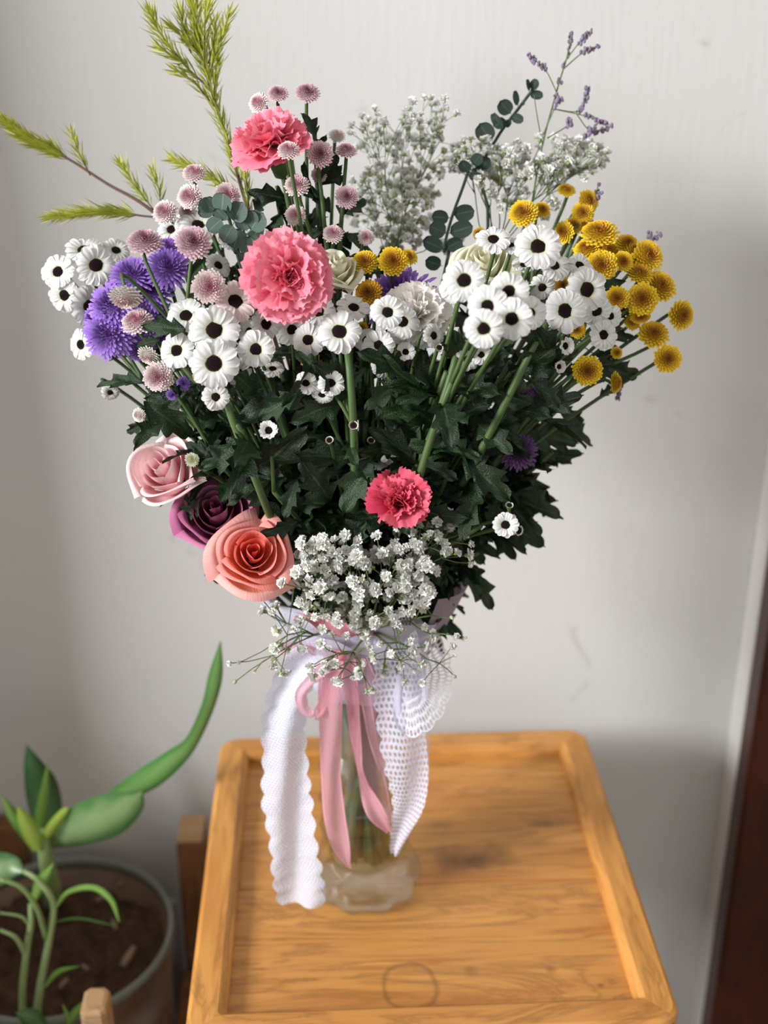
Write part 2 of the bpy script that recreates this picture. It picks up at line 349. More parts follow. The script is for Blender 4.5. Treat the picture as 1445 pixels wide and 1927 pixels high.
# rim as mitred rails: simple approach, one polygonal sweep per side
def rim_side(k):
    rr = .020
    cs = [Vector((X0, Y0)), Vector((X1, Y0)), Vector((X1, Y1)), Vector((X0, Y1))]
    a, b_ = cs[k], cs[(k+1) % 4]; d = (b_-a).normalized(); n_ = Vector((-d.y, d.x)); L_ = (b_-a).length
    prof = [(0, -.034), (0, -.005), (.0012, -.0018), (.004, 0), (RW-.0065, 0), (RW-.0055, -.0006), (RW-.0012, -.0048), (RW-.0002, -.0065), (RW, -.014), (RW, -.02)]
    g = G(); S = []
    for i in range(7):
        t = PI/4*(i/6); S.append(t)
    stations = []
    for i in range(7):     # corner arc, half of it on each rail
        t = PI/4+PI/4*i/6; stations.append(('a', t))
    for i in range(1, 12): stations.append(('m', i/12))
    for i in range(7):
        t = PI/2-PI/4*i/6; stations.append(('b', t))
    for ty, t in stations:
        for (o, z) in prof:
            w = o/RW
            if ty == 'a': out = Vector((rr-rr*math.cos(t), rr-rr*math.sin(t))); inn = Vector((RW, RW)) if t < PI/2-1e-6 else Vector((RW, RW)); inn = Vector((RW+(t-PI/4)*.001, RW))
            elif ty == 'm': s = rr+(L_-2*rr)*t; out = Vector((s, 0)); si = RW+(L_-2*RW)*t; inn = Vector((si, RW))
            else: out = Vector((L_-(rr-rr*math.cos(t)), rr-rr*math.sin(t))); inn = Vector((L_-RW-(t-PI/4)*.001, RW))
            q = out.lerp(inn, w); p = a+d*q.x+n_*q.y
            g.add((p.x, p.y, ZT+z))
    m = len(prof)
    for i in range(len(stations)-1):
        for j in range(m-1): g.f.append((i*m+j, (i+1)*m+j, (i+1)*m+j+1, i*m+j+1))
    return g
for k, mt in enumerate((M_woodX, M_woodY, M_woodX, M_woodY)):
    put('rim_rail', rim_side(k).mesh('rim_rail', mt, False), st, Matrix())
ys = [Y0+RW-.001, .795, .862, .955, Y1-RW+.001]
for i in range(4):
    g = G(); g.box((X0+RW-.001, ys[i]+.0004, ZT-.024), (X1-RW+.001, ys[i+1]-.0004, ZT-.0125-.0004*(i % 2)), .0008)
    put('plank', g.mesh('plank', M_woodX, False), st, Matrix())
for sx in (0, 1):
    for sy in (0, 1):
        x = lerp(X0+.015, X1-.05, sx); y = lerp(Y0+.02, Y1-.055, sy); g = G(); g.box((x, y, -.09), (x+.035, y+.035, ZT-.035), .003)
        put('leg', g.mesh('leg', M_woodZ, False), st, Matrix())
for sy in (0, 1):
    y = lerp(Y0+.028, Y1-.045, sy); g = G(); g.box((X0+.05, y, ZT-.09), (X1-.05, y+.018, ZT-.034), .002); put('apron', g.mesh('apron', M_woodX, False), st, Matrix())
    x = lerp(X0+.022, X1-.04, sy); g = G(); g.box((x, Y0+.055, ZT-.09), (x+.018, Y1-.055, ZT-.034), .002); put('apron', g.mesh('apron', M_woodY, False), st, Matrix())
ZP = ZT-.0125   # top of the planks

# ------------------------------------------------------------------ vase
VX, VY = .025, .868
vz = thing('glass_vase', (VX, VY, ZP), 'clear ribbed glass vase with a flared foot standing on the stool', 'vase')
prof = [(.0, .0005), (.030, .0005), (.042, .001), (.0455, .006), (.0450, .018), (.0405, .030), (.0370, .040), (.0358, .060), (.0380, .064), (.0358, .068), (.0355, .088), (.0378, .092), (.0355, .096), (.0352, .120), (.0374, .124), (.0352, .128), (.0355, .180), (.0375, .215), (.0400, .245),
        (.0385, .246), (.0350, .214), (.0322, .180), (.0320, .120), (.0322, .06), (.0315, .034), (.026, .028), (.0, .027)]
def vm(i, a): return 1+(.09*abs(math.cos(a*5))**2 if 2 <= i <= 5 else .04*abs(math.cos(a*5))**2 if 6 <= i <= 16 else 0)
g = G(); g.lathe(prof, 96, vm); put('glass_body', g.mesh('glass_body', M_glass), vz, WM[vz.name])
g = G(); g.lathe([(0, .0275), (.0255, .0285), (.0308, .036), (.0316, .06), (.0315, .165), (.0, .165)], 48); put('water', g.mesh('water', M_water), vz, WM[vz.name])
NECK = Vector((VX, VY, .69))
def in_vase(): 
    a = R.uniform(0, 2*PI); r = .022*math.sqrt(R.random()); b = a+R.uniform(2.4, 3.8)
    return [Vector((VX+r*math.cos(b), VY+r*math.sin(b), ZP+.034)), Vector((VX+.9*r*math.cos(a), VY+.9*r*math.sin(a), .665))], a, r

# ------------------------------------------------------------------ mum leaves (shared meshes)
def leaf_mesh(seed, lobed=True, mtl=None, wid=.34, bend=.5):
    q = random.Random(seed); g = G(); nl = 3; ph = q.uniform(-.1, .1); cup = q.uniform(.25, .5); droop = q.uniform(.2, bend); tw = q.uniform(-.4, .4)
    nu = 26 if lobed else 9
    def wfun(u):
        env = math.sin(PI*min(1, (u*1.02))**.75)**.8*wid if u > 0 else 0
        if not lobed: return env
        s = (u*nl+.15+ph) % 1.0; tooth = (s**1.3 if s < .82 else (1-s)/.18)
        sm = .5+.5*math.sin(u*34+seed)
        return env*(.42+.58*tooth)*(.93+.07*sm)+(.012 if u < .2 else 0)
    def fn(u, v):
        w = wfun(u)*(1 if v > .5 else .93+.1*ph); s = (v-.5)*2
        lob = abs(s)**2*w*.45 if lobed else 0
        x = u*.97+lob*.8; y = s*w
        z = abs(s)*w*cup+.03*math.sin(u*9+seed+s*4)
        a = -droop*x; xx = x*math.cos(a*.8)-0*z; zz = x*math.sin(a*.8)+z
        c, d = math.cos(tw*x), math.sin(tw*x)
        return (xx, y*c-z*d*.3, zz+y*d)
    g.grid(fn, nu, 6 if lobed else 4)
    return g.mesh('leaf', mtl or M_leaf)
LEAVES = [leaf_mesh(i) for i in range(7)]
SLEAVES = [leaf_mesh(20+i, False, M_leaf, .22) for i in range(3)]
def place_leaf(parent, p, direction, size, normal=None, pool=LEAVES, name='leaf'):
    x = Vector(direction).normalized(); nrm = normal or Vector((R.uniform(-.5, .5), R.uniform(-1, .2), R.uniform(.2, 1)))
    y = Vector(nrm).cross(x)
    if y.length < .05: y = x.orthogonal()
    y.normalize(); z = x.cross(y)
    M = Matrix.Translation(p) @ Matrix((x, y, z)).transposed().to_4x4() @ Matrix.Diagonal((size, size*R.uniform(.85, 1.15), size, 1))
    return put(name, R.choice(pool), parent, M)

# ------------------------------------------------------------------ bloom prototypes
def daisy_petal(seed, col=(.81, .81, .80)):
    q = random.Random(seed); g = G(); w = q.uniform(.20, .235); cv = q.uniform(.10, .26); tw = q.uniform(-.15, .15); nt = q.uniform(.0, .05)
    def fn(u, v):
        s = (v-.5)*2; ww = w*(.45+.55*math.sin(PI*min(1, u*.62+.12)))*(1 if u < .86 else math.sqrt(max(0.0, 1-((u-.86)/.155)**2)))
        x = .30+.70*u-(nt*(1-abs(s)) if u > .95 else 0); y = s*ww+tw*.3*u
        z = .03+.10*math.sin(u*2.2)-cv*u*u+.028*math.cos(s*PI*2.0)*min(1, u*2)
        return (x, y, z+tw*s*.25*u)
    g.grid(fn, 8, 6, lambda u, v: mix((.70, .74, .50), col, u*4+.1)); return g.mesh('petal', M_petal)
DP = [daisy_petal(i) for i in range(5)]; DPP = [daisy_petal(i+9, (.87, .74, .74)) for i in range(3)]
def disc_mesh():
    g = G()
    g.grid(lambda u, v: (.36*u*math.cos(2*PI*v), .36*u*math.sin(2*PI*v), .14*(1-u*u)-.035*math.exp(-(u/.3)**2)+.01*math.sin(u*30)), 9, 22, lambda u, v: mix(mix((.014, .004, .008), (.03, .009, .012), u), (.22, .24, .03), (u-.80)/.14), True)
    q = random.Random(3)
    for i in range(70):
        r = .33*math.sqrt((i+.5)/70); a = i*2.39996; g.ball((r*math.cos(a), r*math.sin(a), .14*(1-(r/.36)**2)+.005), .018, 4, (.05, .016, .022) if r < .26 else (.16, .12, .02))
    return g.mesh('dark_centre', M_centre)
DC = disc_mesh()
def calyx_mesh(s=.42, h=.25):
    g = G(); g.lathe([(0.02, -h-.05), (.10, -h), (s*.7, -h*.75), (s, -.04), (s*.9, .02), (0, .03)], 12, lambda i, a: 1+.05*math.cos(a*6))
    for j in range(13):
        a = 2*PI*j/13; c = Vector((math.cos(a), math.sin(a), 0)); d = Vector((-c.y, c.x, 0)); b = len(g.v)
        for p in (c*s*.5+Vector((0, 0, -h*.8))-d*.06, c*s*.5+Vector((0, 0, -h*.8))+d*.06, c*s*1.15+Vector((0, 0, .03))): g.add(p)
        g.f.append((b, b+1, b+2))
    return g.mesh('calyx', M_stem)
CX = calyx_mesh()
def daisy(parent, p, n, rad, opening=0.0, pink=False, np_=None):
    rad *= 1.06; M = frame(p, n, rad, R.uniform(0, 6.28)); h = put('daisy_bloom', CX, parent, M); k = np_ or R.choice((15, 16, 17, 18)); off = R.uniform(0, 1)
    ds = 1+.45*opening
    put('dark_centre', DC, h, M @ Matrix.Translation((0, 0, .03)) @ Matrix.Diagonal((ds, ds, 1, 1)))
    for i in range(k):
        a = 2*PI*(i+off)/k+R.uniform(-.06, .06); e = -opening*1.05+R.uniform(-.14, .10)
        sc = R.uniform(.92, 1.04)*(1-.30*opening)
        put('petal', R.choice(DPP if pink else DP), h, M @ Matrix.Rotation(a, 4, 'Z') @ Matrix.Translation((.22*opening, 0, .012*(i % 2))) @ Matrix.Rotation(e, 4, 'Y') @ Matrix.Diagonal((sc, sc*R.uniform(.95, 1.15), sc, 1)))
    return h
def pompom(nm, n, c_in, c_out, wid, spiky, seed, dome=.45, c_mid=None):
    q = random.Random(seed); g = G(); n = int(n*1.15)
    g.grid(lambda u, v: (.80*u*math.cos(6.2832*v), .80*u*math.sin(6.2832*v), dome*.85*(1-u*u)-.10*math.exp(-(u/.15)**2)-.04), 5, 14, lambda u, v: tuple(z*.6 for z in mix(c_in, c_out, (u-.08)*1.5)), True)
    for i in range(n):
        t = (i+.5)/n; r = t**.55; a = i*2.39996; el = lerp(1.35, -.25, r)+q.uniform(-.12, .12)
        ln = lerp(.16, .36 if not spiky else .55, r)*q.uniform(.85, 1.1); w = wid*lerp(.6, 1.0, r)
        pr = r*.70; pz = dome*(1-r*r)-.03*math.exp(-(r/.15)**2)*4
        ca, sa = math.cos(a), math.sin(a); c = mix(c_in, c_out, (r-.08)*1.5); c = mix(c, (1, 1, 1), q.uniform(0, .06))
        b = len(g.v)
        for k, (f_, wf) in enumerate(((0, .55), (.45, 1.0), (.85, .95), (1.05, .45 if not spiky else .25))):
            e2 = el+(.0 if f_ < .3 else (f_-.3)*(.9 if r < .55 else (.55 if not spiky else .1)))
            x = pr+ln*f_*math.cos(el*.6+e2*.4); z = pz+ln*f_*math.sin(el*.6+e2*.4)
            for s in (-1, 1):
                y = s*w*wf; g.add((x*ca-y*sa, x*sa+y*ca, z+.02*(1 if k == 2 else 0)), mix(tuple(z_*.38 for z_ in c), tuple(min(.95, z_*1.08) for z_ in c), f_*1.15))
        for k in range(3): g.f.append((b+2*k, b+2*k+1, b+2*k+3, b+2*k+2))
    return g.mesh(nm, M_floret)
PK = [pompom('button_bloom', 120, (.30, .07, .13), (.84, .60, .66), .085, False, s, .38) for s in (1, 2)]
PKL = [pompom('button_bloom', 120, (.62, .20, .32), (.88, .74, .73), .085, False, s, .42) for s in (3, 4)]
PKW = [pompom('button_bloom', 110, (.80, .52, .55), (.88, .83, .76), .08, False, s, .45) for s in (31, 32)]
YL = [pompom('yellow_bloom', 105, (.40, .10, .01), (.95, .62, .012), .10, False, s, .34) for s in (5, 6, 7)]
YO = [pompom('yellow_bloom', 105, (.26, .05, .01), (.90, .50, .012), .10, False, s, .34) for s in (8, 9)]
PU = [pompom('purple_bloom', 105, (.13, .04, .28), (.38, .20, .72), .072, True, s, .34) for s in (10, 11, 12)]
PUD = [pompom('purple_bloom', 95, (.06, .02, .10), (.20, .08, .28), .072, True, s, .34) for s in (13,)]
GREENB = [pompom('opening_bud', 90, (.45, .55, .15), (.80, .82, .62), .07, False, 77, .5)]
def button(parent, p, n, rad, pool):
    M = frame(p, n, rad, R.uniform(0, 6.28)); d = R.choice(pool); h = put(d.name.split('.')[0], d, parent, M)
    put('calyx', CX, h, M @ Matrix.Translation((0, 0, -.09)) @ Matrix.Diagonal((1.25, 1.25, 1, 1))); return h
def bud(parent, p, n, rad, white=True):
    M = frame(p, n, rad, R.uniform(0, 6)); h = put('bud', CX, parent, M @ Matrix.Diagonal((1.9, 1.9, 2.2, 1)))
    put('dark_centre', DC, h, M @ Matrix.Translation((0, 0, .25)) @ Matrix.Diagonal((1.7, 1.7, 1.2, 1)))
    for i in range(13):
        a = 2*PI*i/13; put('petal', R.choice(DP), h, M @ Matrix.Rotation(a, 4, 'Z') @ Matrix.Translation((.52, 0, -.30)) @ Matrix.Rotation(-1.25, 4, 'Y') @ Matrix.Diagonal((.75, 1.1, .8, 1)))
    return h

# ------------------------------------------------------------------ sprays: one cut stem each, with its blooms and leaves
def jit(v, s): return Vector(v)+Vector((R.uniform(-s, s), R.uniform(-s, s), R.uniform(-s, s)))
def spray(name, label, cat, hub, blooms, kind, nleaf=13, group=None, sr=.0022, lsize=(.028, .048), pr=.0012):
    """hub=(px,py,Y); blooms=(px,py,diameter_px,a,b,Y[,extra])"""
    vp, a0, r0 = in_vase(); hubp = P(*hub)
    th = thing(name, vp[0], label, cat, group)
    d = (hubp-NECK); mid = vp[1].lerp(hubp, .45)+Vector((0, 0, .02))
    main = spline([vp[0], vp[0].lerp(vp[1], .5), vp[1], mid, hubp], 22)
    g = G(); g.tube(main, [sr*1.15 if i < 12 else lerp(sr*1.15, sr*.75, (i-12)/10) for i in range(23)], 8)
    nodes = []
    for bl in blooms:
        px, py, dia, a, b, Y = bl[:6]; ex = bl[6] if len(bl) > 6 else ''
        p = P(px, py, Y); n = facing(p, a, b); rad = dia/2*ppm(p)
        if ex == 'n': n = Vector(bl[7]).normalized()
        back = p-n*rad*.30
        ti = R.randint(15, 22); root = main[ti]; L_ = (back-root).length
        q = spline([root, root.lerp(back, .5)-n*L_*.10+Vector((0, 0, .004)), back-n*min(.012, L_*.25), back], 9)
        g.tube(q, [lerp(pr*1.3, pr, i/9)*(1+.0) for i in range(9)]+[pr*1.5], 6)
        if L_ > .04: nodes.append((q[4], (q[6]-q[3]).normalized()))
        if kind == 'daisy':
            if ex == 'bud': bud(th, p, n, rad*.95)
            elif ex == 'half': daisy(th, p, n, rad*1.15, .75)
            elif ex == 'semi': daisy(th, p, n, rad, .35)
            elif ex == 'pink': daisy(th, p, n, rad, 0.05, True)
            else: daisy(th, p, n, rad, 0.05)
        else:
            pool = {'pk': PK, 'pkl': PKL, 'pkw': PKW, 'y': YL, 'yo': YO, 'pu': PU, 'pud': PUD, 'gb': GREENB}[ex if ex in ('pk', 'pkl', 'pkw', 'y', 'yo', 'pu', 'pud', 'gb') else kind]
            button(th, p, n, rad, pool)
    put('stem', g.mesh('stem', M_stem), th, Matrix())
    axis = Vector((VX, VY, 0))
    for i in range(nleaf):
        t = R.uniform(12.5, 21.5); k = int(t); p = main[k].lerp(main[k+1], t-k); tan = (main[k+1]-main[k]).normalized()
        rad = tan.orthogonal().normalized(); rad = Matrix.Rotation(i*2.4+R.uniform(-.4, .4), 3, tan) @ rad
        if R.random() < .55 and rad.y > 0: rad = -rad
        dr = (rad+tan*R.uniform(.0, .8)).normalized()
        place_leaf(th, p, dr, R.uniform(*lsize))
    for p, d in nodes:
        if R.random() < .6: place_leaf(th, p, (d+jit((0, 0, 0), .8)).normalized(), R.uniform(.014, .026), pool=LEAVES+SLEAVES)
    return th, main
# --- white daisies with dark centres
WD = 'sprays of white dark-centred daisy mums'
spray('daisy_spray', 'white daisy spray at the far left of the bouquet, left of the purple blooms', 'flower', (285, 740, .83), [
    (180, 500, 76, .1, .15, .87), (110, 512, 66, -.6, .4, .88), (158, 472, 70, 0, 1.1, .89), (122, 556, 62, -.5, -.1, .875), (168, 578, 78, .5, .1, .87), (153, 648, 56, -.9, 0, .86), (207, 738, 34, .1, -.6, .85), (218, 472, 52, .3, .8, .90)], 'daisy', 8, WD)
spray('daisy_spray', 'white daisy spray standing behind the grey-green eucalyptus leaves', 'flower', (400, 620, .88), [
    (322, 432, 50, -.3, .4, .90), (345, 418, 48, -.5, .7, .905), (372, 424, 70, .1, 1.1, .89), (410, 500, 50, .6, .6, .88), (330, 520, 45, -.3, .6, .89), (430, 455, 40, .4, .8, .90)], 'daisy', 9, WD)
spray('daisy_spray', 'white daisy spray below the pink button blooms with two big stacked daisies', 'flower', (447, 800, .765), [
    (403, 622, 92, .05, .15, .775), (402, 684, 90, 0, .05, .762), (350, 595, 74, -.25, .7, .80), (333, 660, 66, -.4, .1, .785), (406, 747, 50, .05, .0, .765), (447, 700, 52, .3, -.6, .80)], 'daisy', 16, WD)
spray('daisy_spray', 'white daisy spray right under the large pink carnation', 'flower', (520, 760, .80), [
    (481, 657, 68, 0, -.05, .775), (442, 568, 84, .15, .5, .80, 'pink'), (500, 610, 60, .3, .1, .80), (549, 621, 60, 0, .2, .81), (580, 640, 62, -.35, .1, .80), (513, 695, 44, .1, 1.2, .80), (470, 625, 50, .2, .3, .815)], 'daisy', 15, WD)
spray('daisy_spray', 'white daisy spray in the middle with buds hanging below it', 'flower', (664, 800, .775), [
    (638, 625, 80, 0, .3, .775), (600, 588, 66, -.2, .6, .81), (665, 580, 62, .1, 1.0, .81), (576, 721, 42, -.1, .0, .775), (623, 721, 50, .05, .1, .77), (606, 742, 42, -.2, -.9, .775), (620, 829, 20, -.1, .3, .77, 'bud'), (665, 801, 24, 0, .2, .765, 'bud'), (698, 830, 20, .1, .6, .785, 'bud')], 'daisy', 15, WD)
spray('daisy_spray', 'white daisy spray in front of the white carnation', 'flower', (745, 800, .80), [
    (729, 588, 62, .1, .1, .775), (757, 606, 62, .1, .2, .79), (713, 650, 58, -.1, -.05, .78), (763, 663, 38, .1, .3, .785, 'semi'), (722, 690, 46, .2, -.6, .80), (690, 640, 46, -.2, .4, .82), (790, 690, 40, .2, -.7, .82)], 'daisy', 15, WD)
spray('daisy_spray', 'white daisy spray nearest the viewer, blurred cluster right of centre', 'flower', (850, 720, .755), [
    (873, 528, 78, 0, .1, .73), (957, 549, 74, .05, .15, .725), (917, 577, 76, 0, .05, .715), (910, 618, 72, 0, -.05, .70), (963, 600, 78, 0, 0, .71), (997, 590, 62, .2, .1, .74), (850, 545, 50, -.4, -.2, .76)], 'daisy', 15, WD, sr=.0025)
spray('daisy_spray', 'white daisy spray on top of the right side beside the cream rose', 'flower', (960, 680, .79), [
    (928, 452, 66, 0, .95, .80), (960, 462, 48, .3, 1.6, .80), (1012, 465, 86, .2, .4, .785), (1042, 500, 64, .6, .8, .80), (1020, 540, 50, .3, -.5, .80), (985, 500, 44, .2, 1.4, .81)], 'daisy', 14, WD)
spray('daisy_spray', 'white daisy spray beside the yellow blooms on the right', 'flower', (985, 700, .79), [
    (1063, 585, 80, 0, .0, .775), (1103, 545, 84, .55, .05, .79), (1122, 585, 60, .4, -.2, .80), (1135, 630, 56, .55, .1, .79), (1061, 651, 36, .75, 0, .775, 'half'), (1050, 690, 28, .7, 0, .78, 'half'), (1148, 595, 46, .6, .3, .81), (1090, 500, 50, .4, .8, .81)], 'daisy', 15, WD, sr=.0025)
spray('daisy_spray', 'dim white daisy spray deep in the leaves above the red carnation', 'flower', (740, 910, .81), [
    (735, 846, 54, .1, .2, .80), (710, 864, 44, -.2, .1, .805), (560, 860, 22, -.2, .5, .81, 'bud')], 'daisy', 14, WD)
spray('daisy_spray', 'small half-open daisy on a thin stem above the mauve rose', 'flower', (515, 925, .775), [
    (506, 811, 40, -.1, .25, .765, 'half')], 'daisy', 8, WD)
spray('daisy_spray', 'single small daisy sticking out at the lower right of the bouquet', 'flower', (905, 990, .775), [
    (951, 988, 50, .1, .05, .765, 'semi'), (958, 952, 20, .2, .8, .775, 'bud'), (974, 998, 26, .9, -.2, .775, 'bud')], 'daisy', 9, WD, sr=.0022)
spray('daisy_spray', 'white daisy spray with ragged open blooms under the blurred daisies', 'flower', (840, 700, .77), [
    (815, 632, 46, .8, .1, .775), (826, 655, 20, .2, .4, .765, 'bud'), (880, 675, 50, .3, -.5, .775), (905, 668, 42, .2, .5, .775), (893, 640, 40, 0, .4, .785)], 'daisy', 15, WD, sr=.0025)
# --- pink button mums
WP = 'sprays of pink button mums'
spray('button_mum_spray', 'pink button mum spray at the very top behind the upper carnation', 'flower', (560, 340, .92), [
    (579, 176, 48, .1, .9, .91), (523, 177, 40, .0, .9, .92), (487, 194, 40, -.5, .5, .92, 'pkl'), (634, 256, 34, .2, .9, .92, 'pkw'), (550, 240, 36, .2, .6, .93)], 'pk', 6, WP, sr=.002)
spray('button_mum_spray', 'pink button mum spray right of the two pink carnations', 'flower', (612, 440, .875), [
    (602, 290, 52, .15, .25, .87), (543, 284, 44, -.1, .9, .835, 'pkl'), (652, 285, 42, .1, 1.3, .88), (559, 350, 48, -.1, .6, .86, 'pkl'), (556, 405, 40, 0, .2, .86, 'pkl'), (652, 372, 46, .2, .4, .87), (627, 441, 40, 0, .6, .86, 'pkl'), (689, 446, 32, .1, .1, .87, 'pkl'), (600, 330, 30, .1, .3, .89)], 'pk', 16, WP, sr=.0022)
spray('button_mum_spray', 'pink button mum spray above the eucalyptus on the upper left', 'flower', (410, 540, .88), [
    (366, 327, 46, -.1, 1.0, .89, 'pkl'), (357, 370, 48, -.3, .2, .885, 'pkl'), (427, 368, 50, .15, .3, .885), (311, 400, 48, -.3, .4, .89, 'pkl'), (353, 398, 34, -.1, .3, .90, 'pkl')], 'pkl', 10, WP, sr=.0022)
spray('button_mum_spray', 'pink button mum spray rising over the purple blooms on the left', 'flower', (345, 690, .81), [
    (273, 457, 70, .0, 1.25, .83), (364, 458, 70, .1, .5, .82), (393, 540, 66, .15, .05, .795, 'pkl'), (236, 557, 66, 'n', 0, .80, 'n', (-.1, -.45, -.75)), (259, 607, 62, -.3, .7, .80, 'pkl')] and [
    (273, 457, 70, .0, 1.25, .83), (364, 458, 70, .1, .5, .82), (393, 540, 66, .15, .05, .795, 'pkl'), (236, 557, 66, -.2, -1.3, .80, 'pkw'), (259, 607, 62, -.3, .9, .80, 'pkl')], 'pk', 9, WP)
spray('button_mum_spray', 'pink button mum spray low on the left above the pink rose', 'flower', (375, 830, .79), [
    (298, 709, 58, -.1, -.05, .785, 'pkl'), (388, 708, 36, .1, -.2, .79, 'pkl'), (280, 668, 44, -.6, -.9, .80, 'pkw'), (262, 781, 28, -.6, -.1, .80, 'pkw'), (361, 865, 28, .1, .1, .765, 'gb')], 'pkl', 11, WP)
# --- yellow mums
WY = 'sprays of yellow button mums'
spray('yellow_mum_spray', 'yellow mum spray in the centre behind the white daisies', 'flower', (700, 640, .86), [
    (740, 492, 58, 0, .35, .83), (687, 494, 50, -.1, .5, .84), (770, 484, 34, .4, .6, .85), (694, 552, 54, -.3, .4, .83, 'yo'), (583, 676, 38, -.1, .2, .82, 'yo'), (680, 618, 26, 0, .2, .83, 'yo'), (816, 718, 26, .1, .1, .80, 'yo')], 'y', 11, WY)
spray('yellow_mum_spray', 'yellow mum spray at the back right below the baby\'s breath', 'flower', (1000, 560, .90), [
    (985, 402, 56, -.1, .5, .89), (1020, 395, 34, .4, .6, .90), (1066, 359, 36, .2, 1.2, .93), (1107, 378, 44, .7, .4, .92), (1097, 401, 44, .1, .3, .915), (1062, 437, 44, -.7, .1, .90), (1080, 425, 38, .3, .8, .91), (860, 436, 28, 0, 1.2, .93), (902, 440, 26, -.4, .3, .92), (1100, 425, 30, .3, .9, .91), (1060, 538, 36, 0, .3, .85, 'yo')], 'y', 9, WY, sr=.0022)
spray('yellow_mum_spray', 'dense yellow mum spray forming the upper right edge of the bouquet', 'flower', (1060, 690, .84), [
    (1128, 441, 72, 0, 1.1, .87), (1106, 470, 56, -.3, .9, .865), (1132, 500, 60, .05, .2, .85), (1172, 492, 40, .3, .2, .86), (1180, 460, 46, .3, .8, .88), (1195, 478, 50, .6, .6, .875), (1219, 482, 64, .6, .5, .87), (1203, 516, 52, .4, 1.0, .86), (1241, 540, 66, .5, .6, .86), (1161, 562, 48, -.05, .15, .845), (1208, 563, 62, .05, .1, .845), (1205, 593, 40, .2, -.8, .85), (1145, 470, 50, .1, .9, .89)], 'y', 12, WY)
spray('yellow_mum_spray', 'yellow mum spray with side branches at the lower right edge', 'flower', (1010, 760, .82), [
    (1281, 593, 58, .8, .0, .86), (1256, 675, 54, .25, .0, .85), (1229, 630, 60, .2, .7, .86), (1105, 697, 58, .1, -.1, .80), (1157, 720, 42, 2.2, 0, .83), (1087, 622, 32, -.1, .3, .82), (1190, 606, 32, .2, .2, .87), (1160, 664, 24, .4, .2, .85)], 'y', 15, WY)
# --- purple mums
WU = 'sprays of purple spiky mums'
spray('purple_mum_spray', 'bright purple mum spray among white daisies on the left', 'flower', (345, 760, .82), [
    (206, 628, 88, -.25, .0, .835), (213, 576, 84, -.4, .3, .84), (250, 520, 78, -.1, .8, .85), (316, 505, 78, .1, .5, .85), (316, 467, 44, .2, .9, .86), (285, 548, 74, 0, .4, .85), (272, 612, 64, .0, -.2, .845), (265, 655, 50, .1, -.4, .84), (300, 600, 60, .2, .1, .85), (345, 722, 24, 0, .1, .80), (325, 742, 22, 0, -.4, .80), (180, 600, 50, -.7, .1, .86), (300, 630, 46, 0, 0, .85)], 'pu', 10, WU, sr=.0022)
spray('purple_mum_spray', 'purple mum bloom behind the white carnation in the centre', 'flower', (750, 640, .86), [
    (752, 560, 128, -.25, 1.0, .845)], 'pu', 6, WU, sr=.0022)
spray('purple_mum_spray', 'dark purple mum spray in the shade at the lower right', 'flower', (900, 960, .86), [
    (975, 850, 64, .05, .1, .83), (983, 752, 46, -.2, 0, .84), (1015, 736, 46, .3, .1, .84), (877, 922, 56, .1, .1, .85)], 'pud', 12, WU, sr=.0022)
# --- leafy stems that fill the bouquet's body
WL = 'leafy green mum stems inside the bouquet'
LF = [('leafy stem in the dark centre of the bouquet', (610, 850, .82), 26), ('leafy stem behind the peach rose', (500, 900, .83), 20),
      ('leafy stem under the purple blooms on the left', (330, 730, .84), 20), ('leafy stem left of the red carnation', (620, 960, .80), 22),
      ('leafy stem right of the red carnation', (840, 900, .80), 24), ('leafy stem reaching out at the right edge', (1040, 850, .86), 24),
      ('leafy stem drooping at the lower right', (960, 960, .86), 22), ('leafy stem in the upper middle of the bouquet', (700, 740, .86), 26),
      ('leafy stem below the daisies right of centre', (850, 790, .79), 24), ('leafy stem among the yellow blooms', (1060, 760, .87), 20),
      ('leafy stem deep in the back of the bouquet', (560, 700, .90), 26), ('leafy stem behind the small lower-right daisy', (900, 1040, .84), 18),
      ('leafy stem behind the cream rose on the right', (880, 620, .90), 24), ('leafy stem behind the mauve rose', (430, 860, .84), 20), ('leafy stem at the back of the right half', (960, 700, .91), 24), ('leafy stem in the back of the left half', (420, 660, .90), 22),('leafy stem in the front above the baby\'s breath', (700, 990, .80), 22)]
LF += [('leafy stem just below the row of daisies left of the middle', (520, 680, .85), 24), ('leafy stem under the white carnation', (800, 660, .85), 24), ('leafy stem behind the upper pink carnation', (560, 400, .90), 16), ('leafy stem rising between the two large pink carnations', (610, 470, .89), 20), ('leafy stem behind the eucalyptus on the upper left', (440, 500, .90), 18), ('leafy stem behind the middle row of white daisies', (600, 600, .87), 24), ('leafy stem behind the white carnation', (790, 580, .88), 24),
       ('leafy stem behind the blurred daisies', (900, 560, .88), 22), ('leafy stem between the right daisies and the yellow blooms', (1040, 590, .88), 22), ('leafy stem behind the purple blooms on the left', (310, 600, .88), 18), ('leafy stem right of the cream rose in the centre', (690, 540, .90), 20), ('leafy stem behind the right cream rose', (940, 500, .90), 16)]
for lb, hb, nl in LF: spray('foliage_sprig', lb, 'foliage', hb, [], 'y', nl, WL, sr=.0024, lsize=(.032, .052))
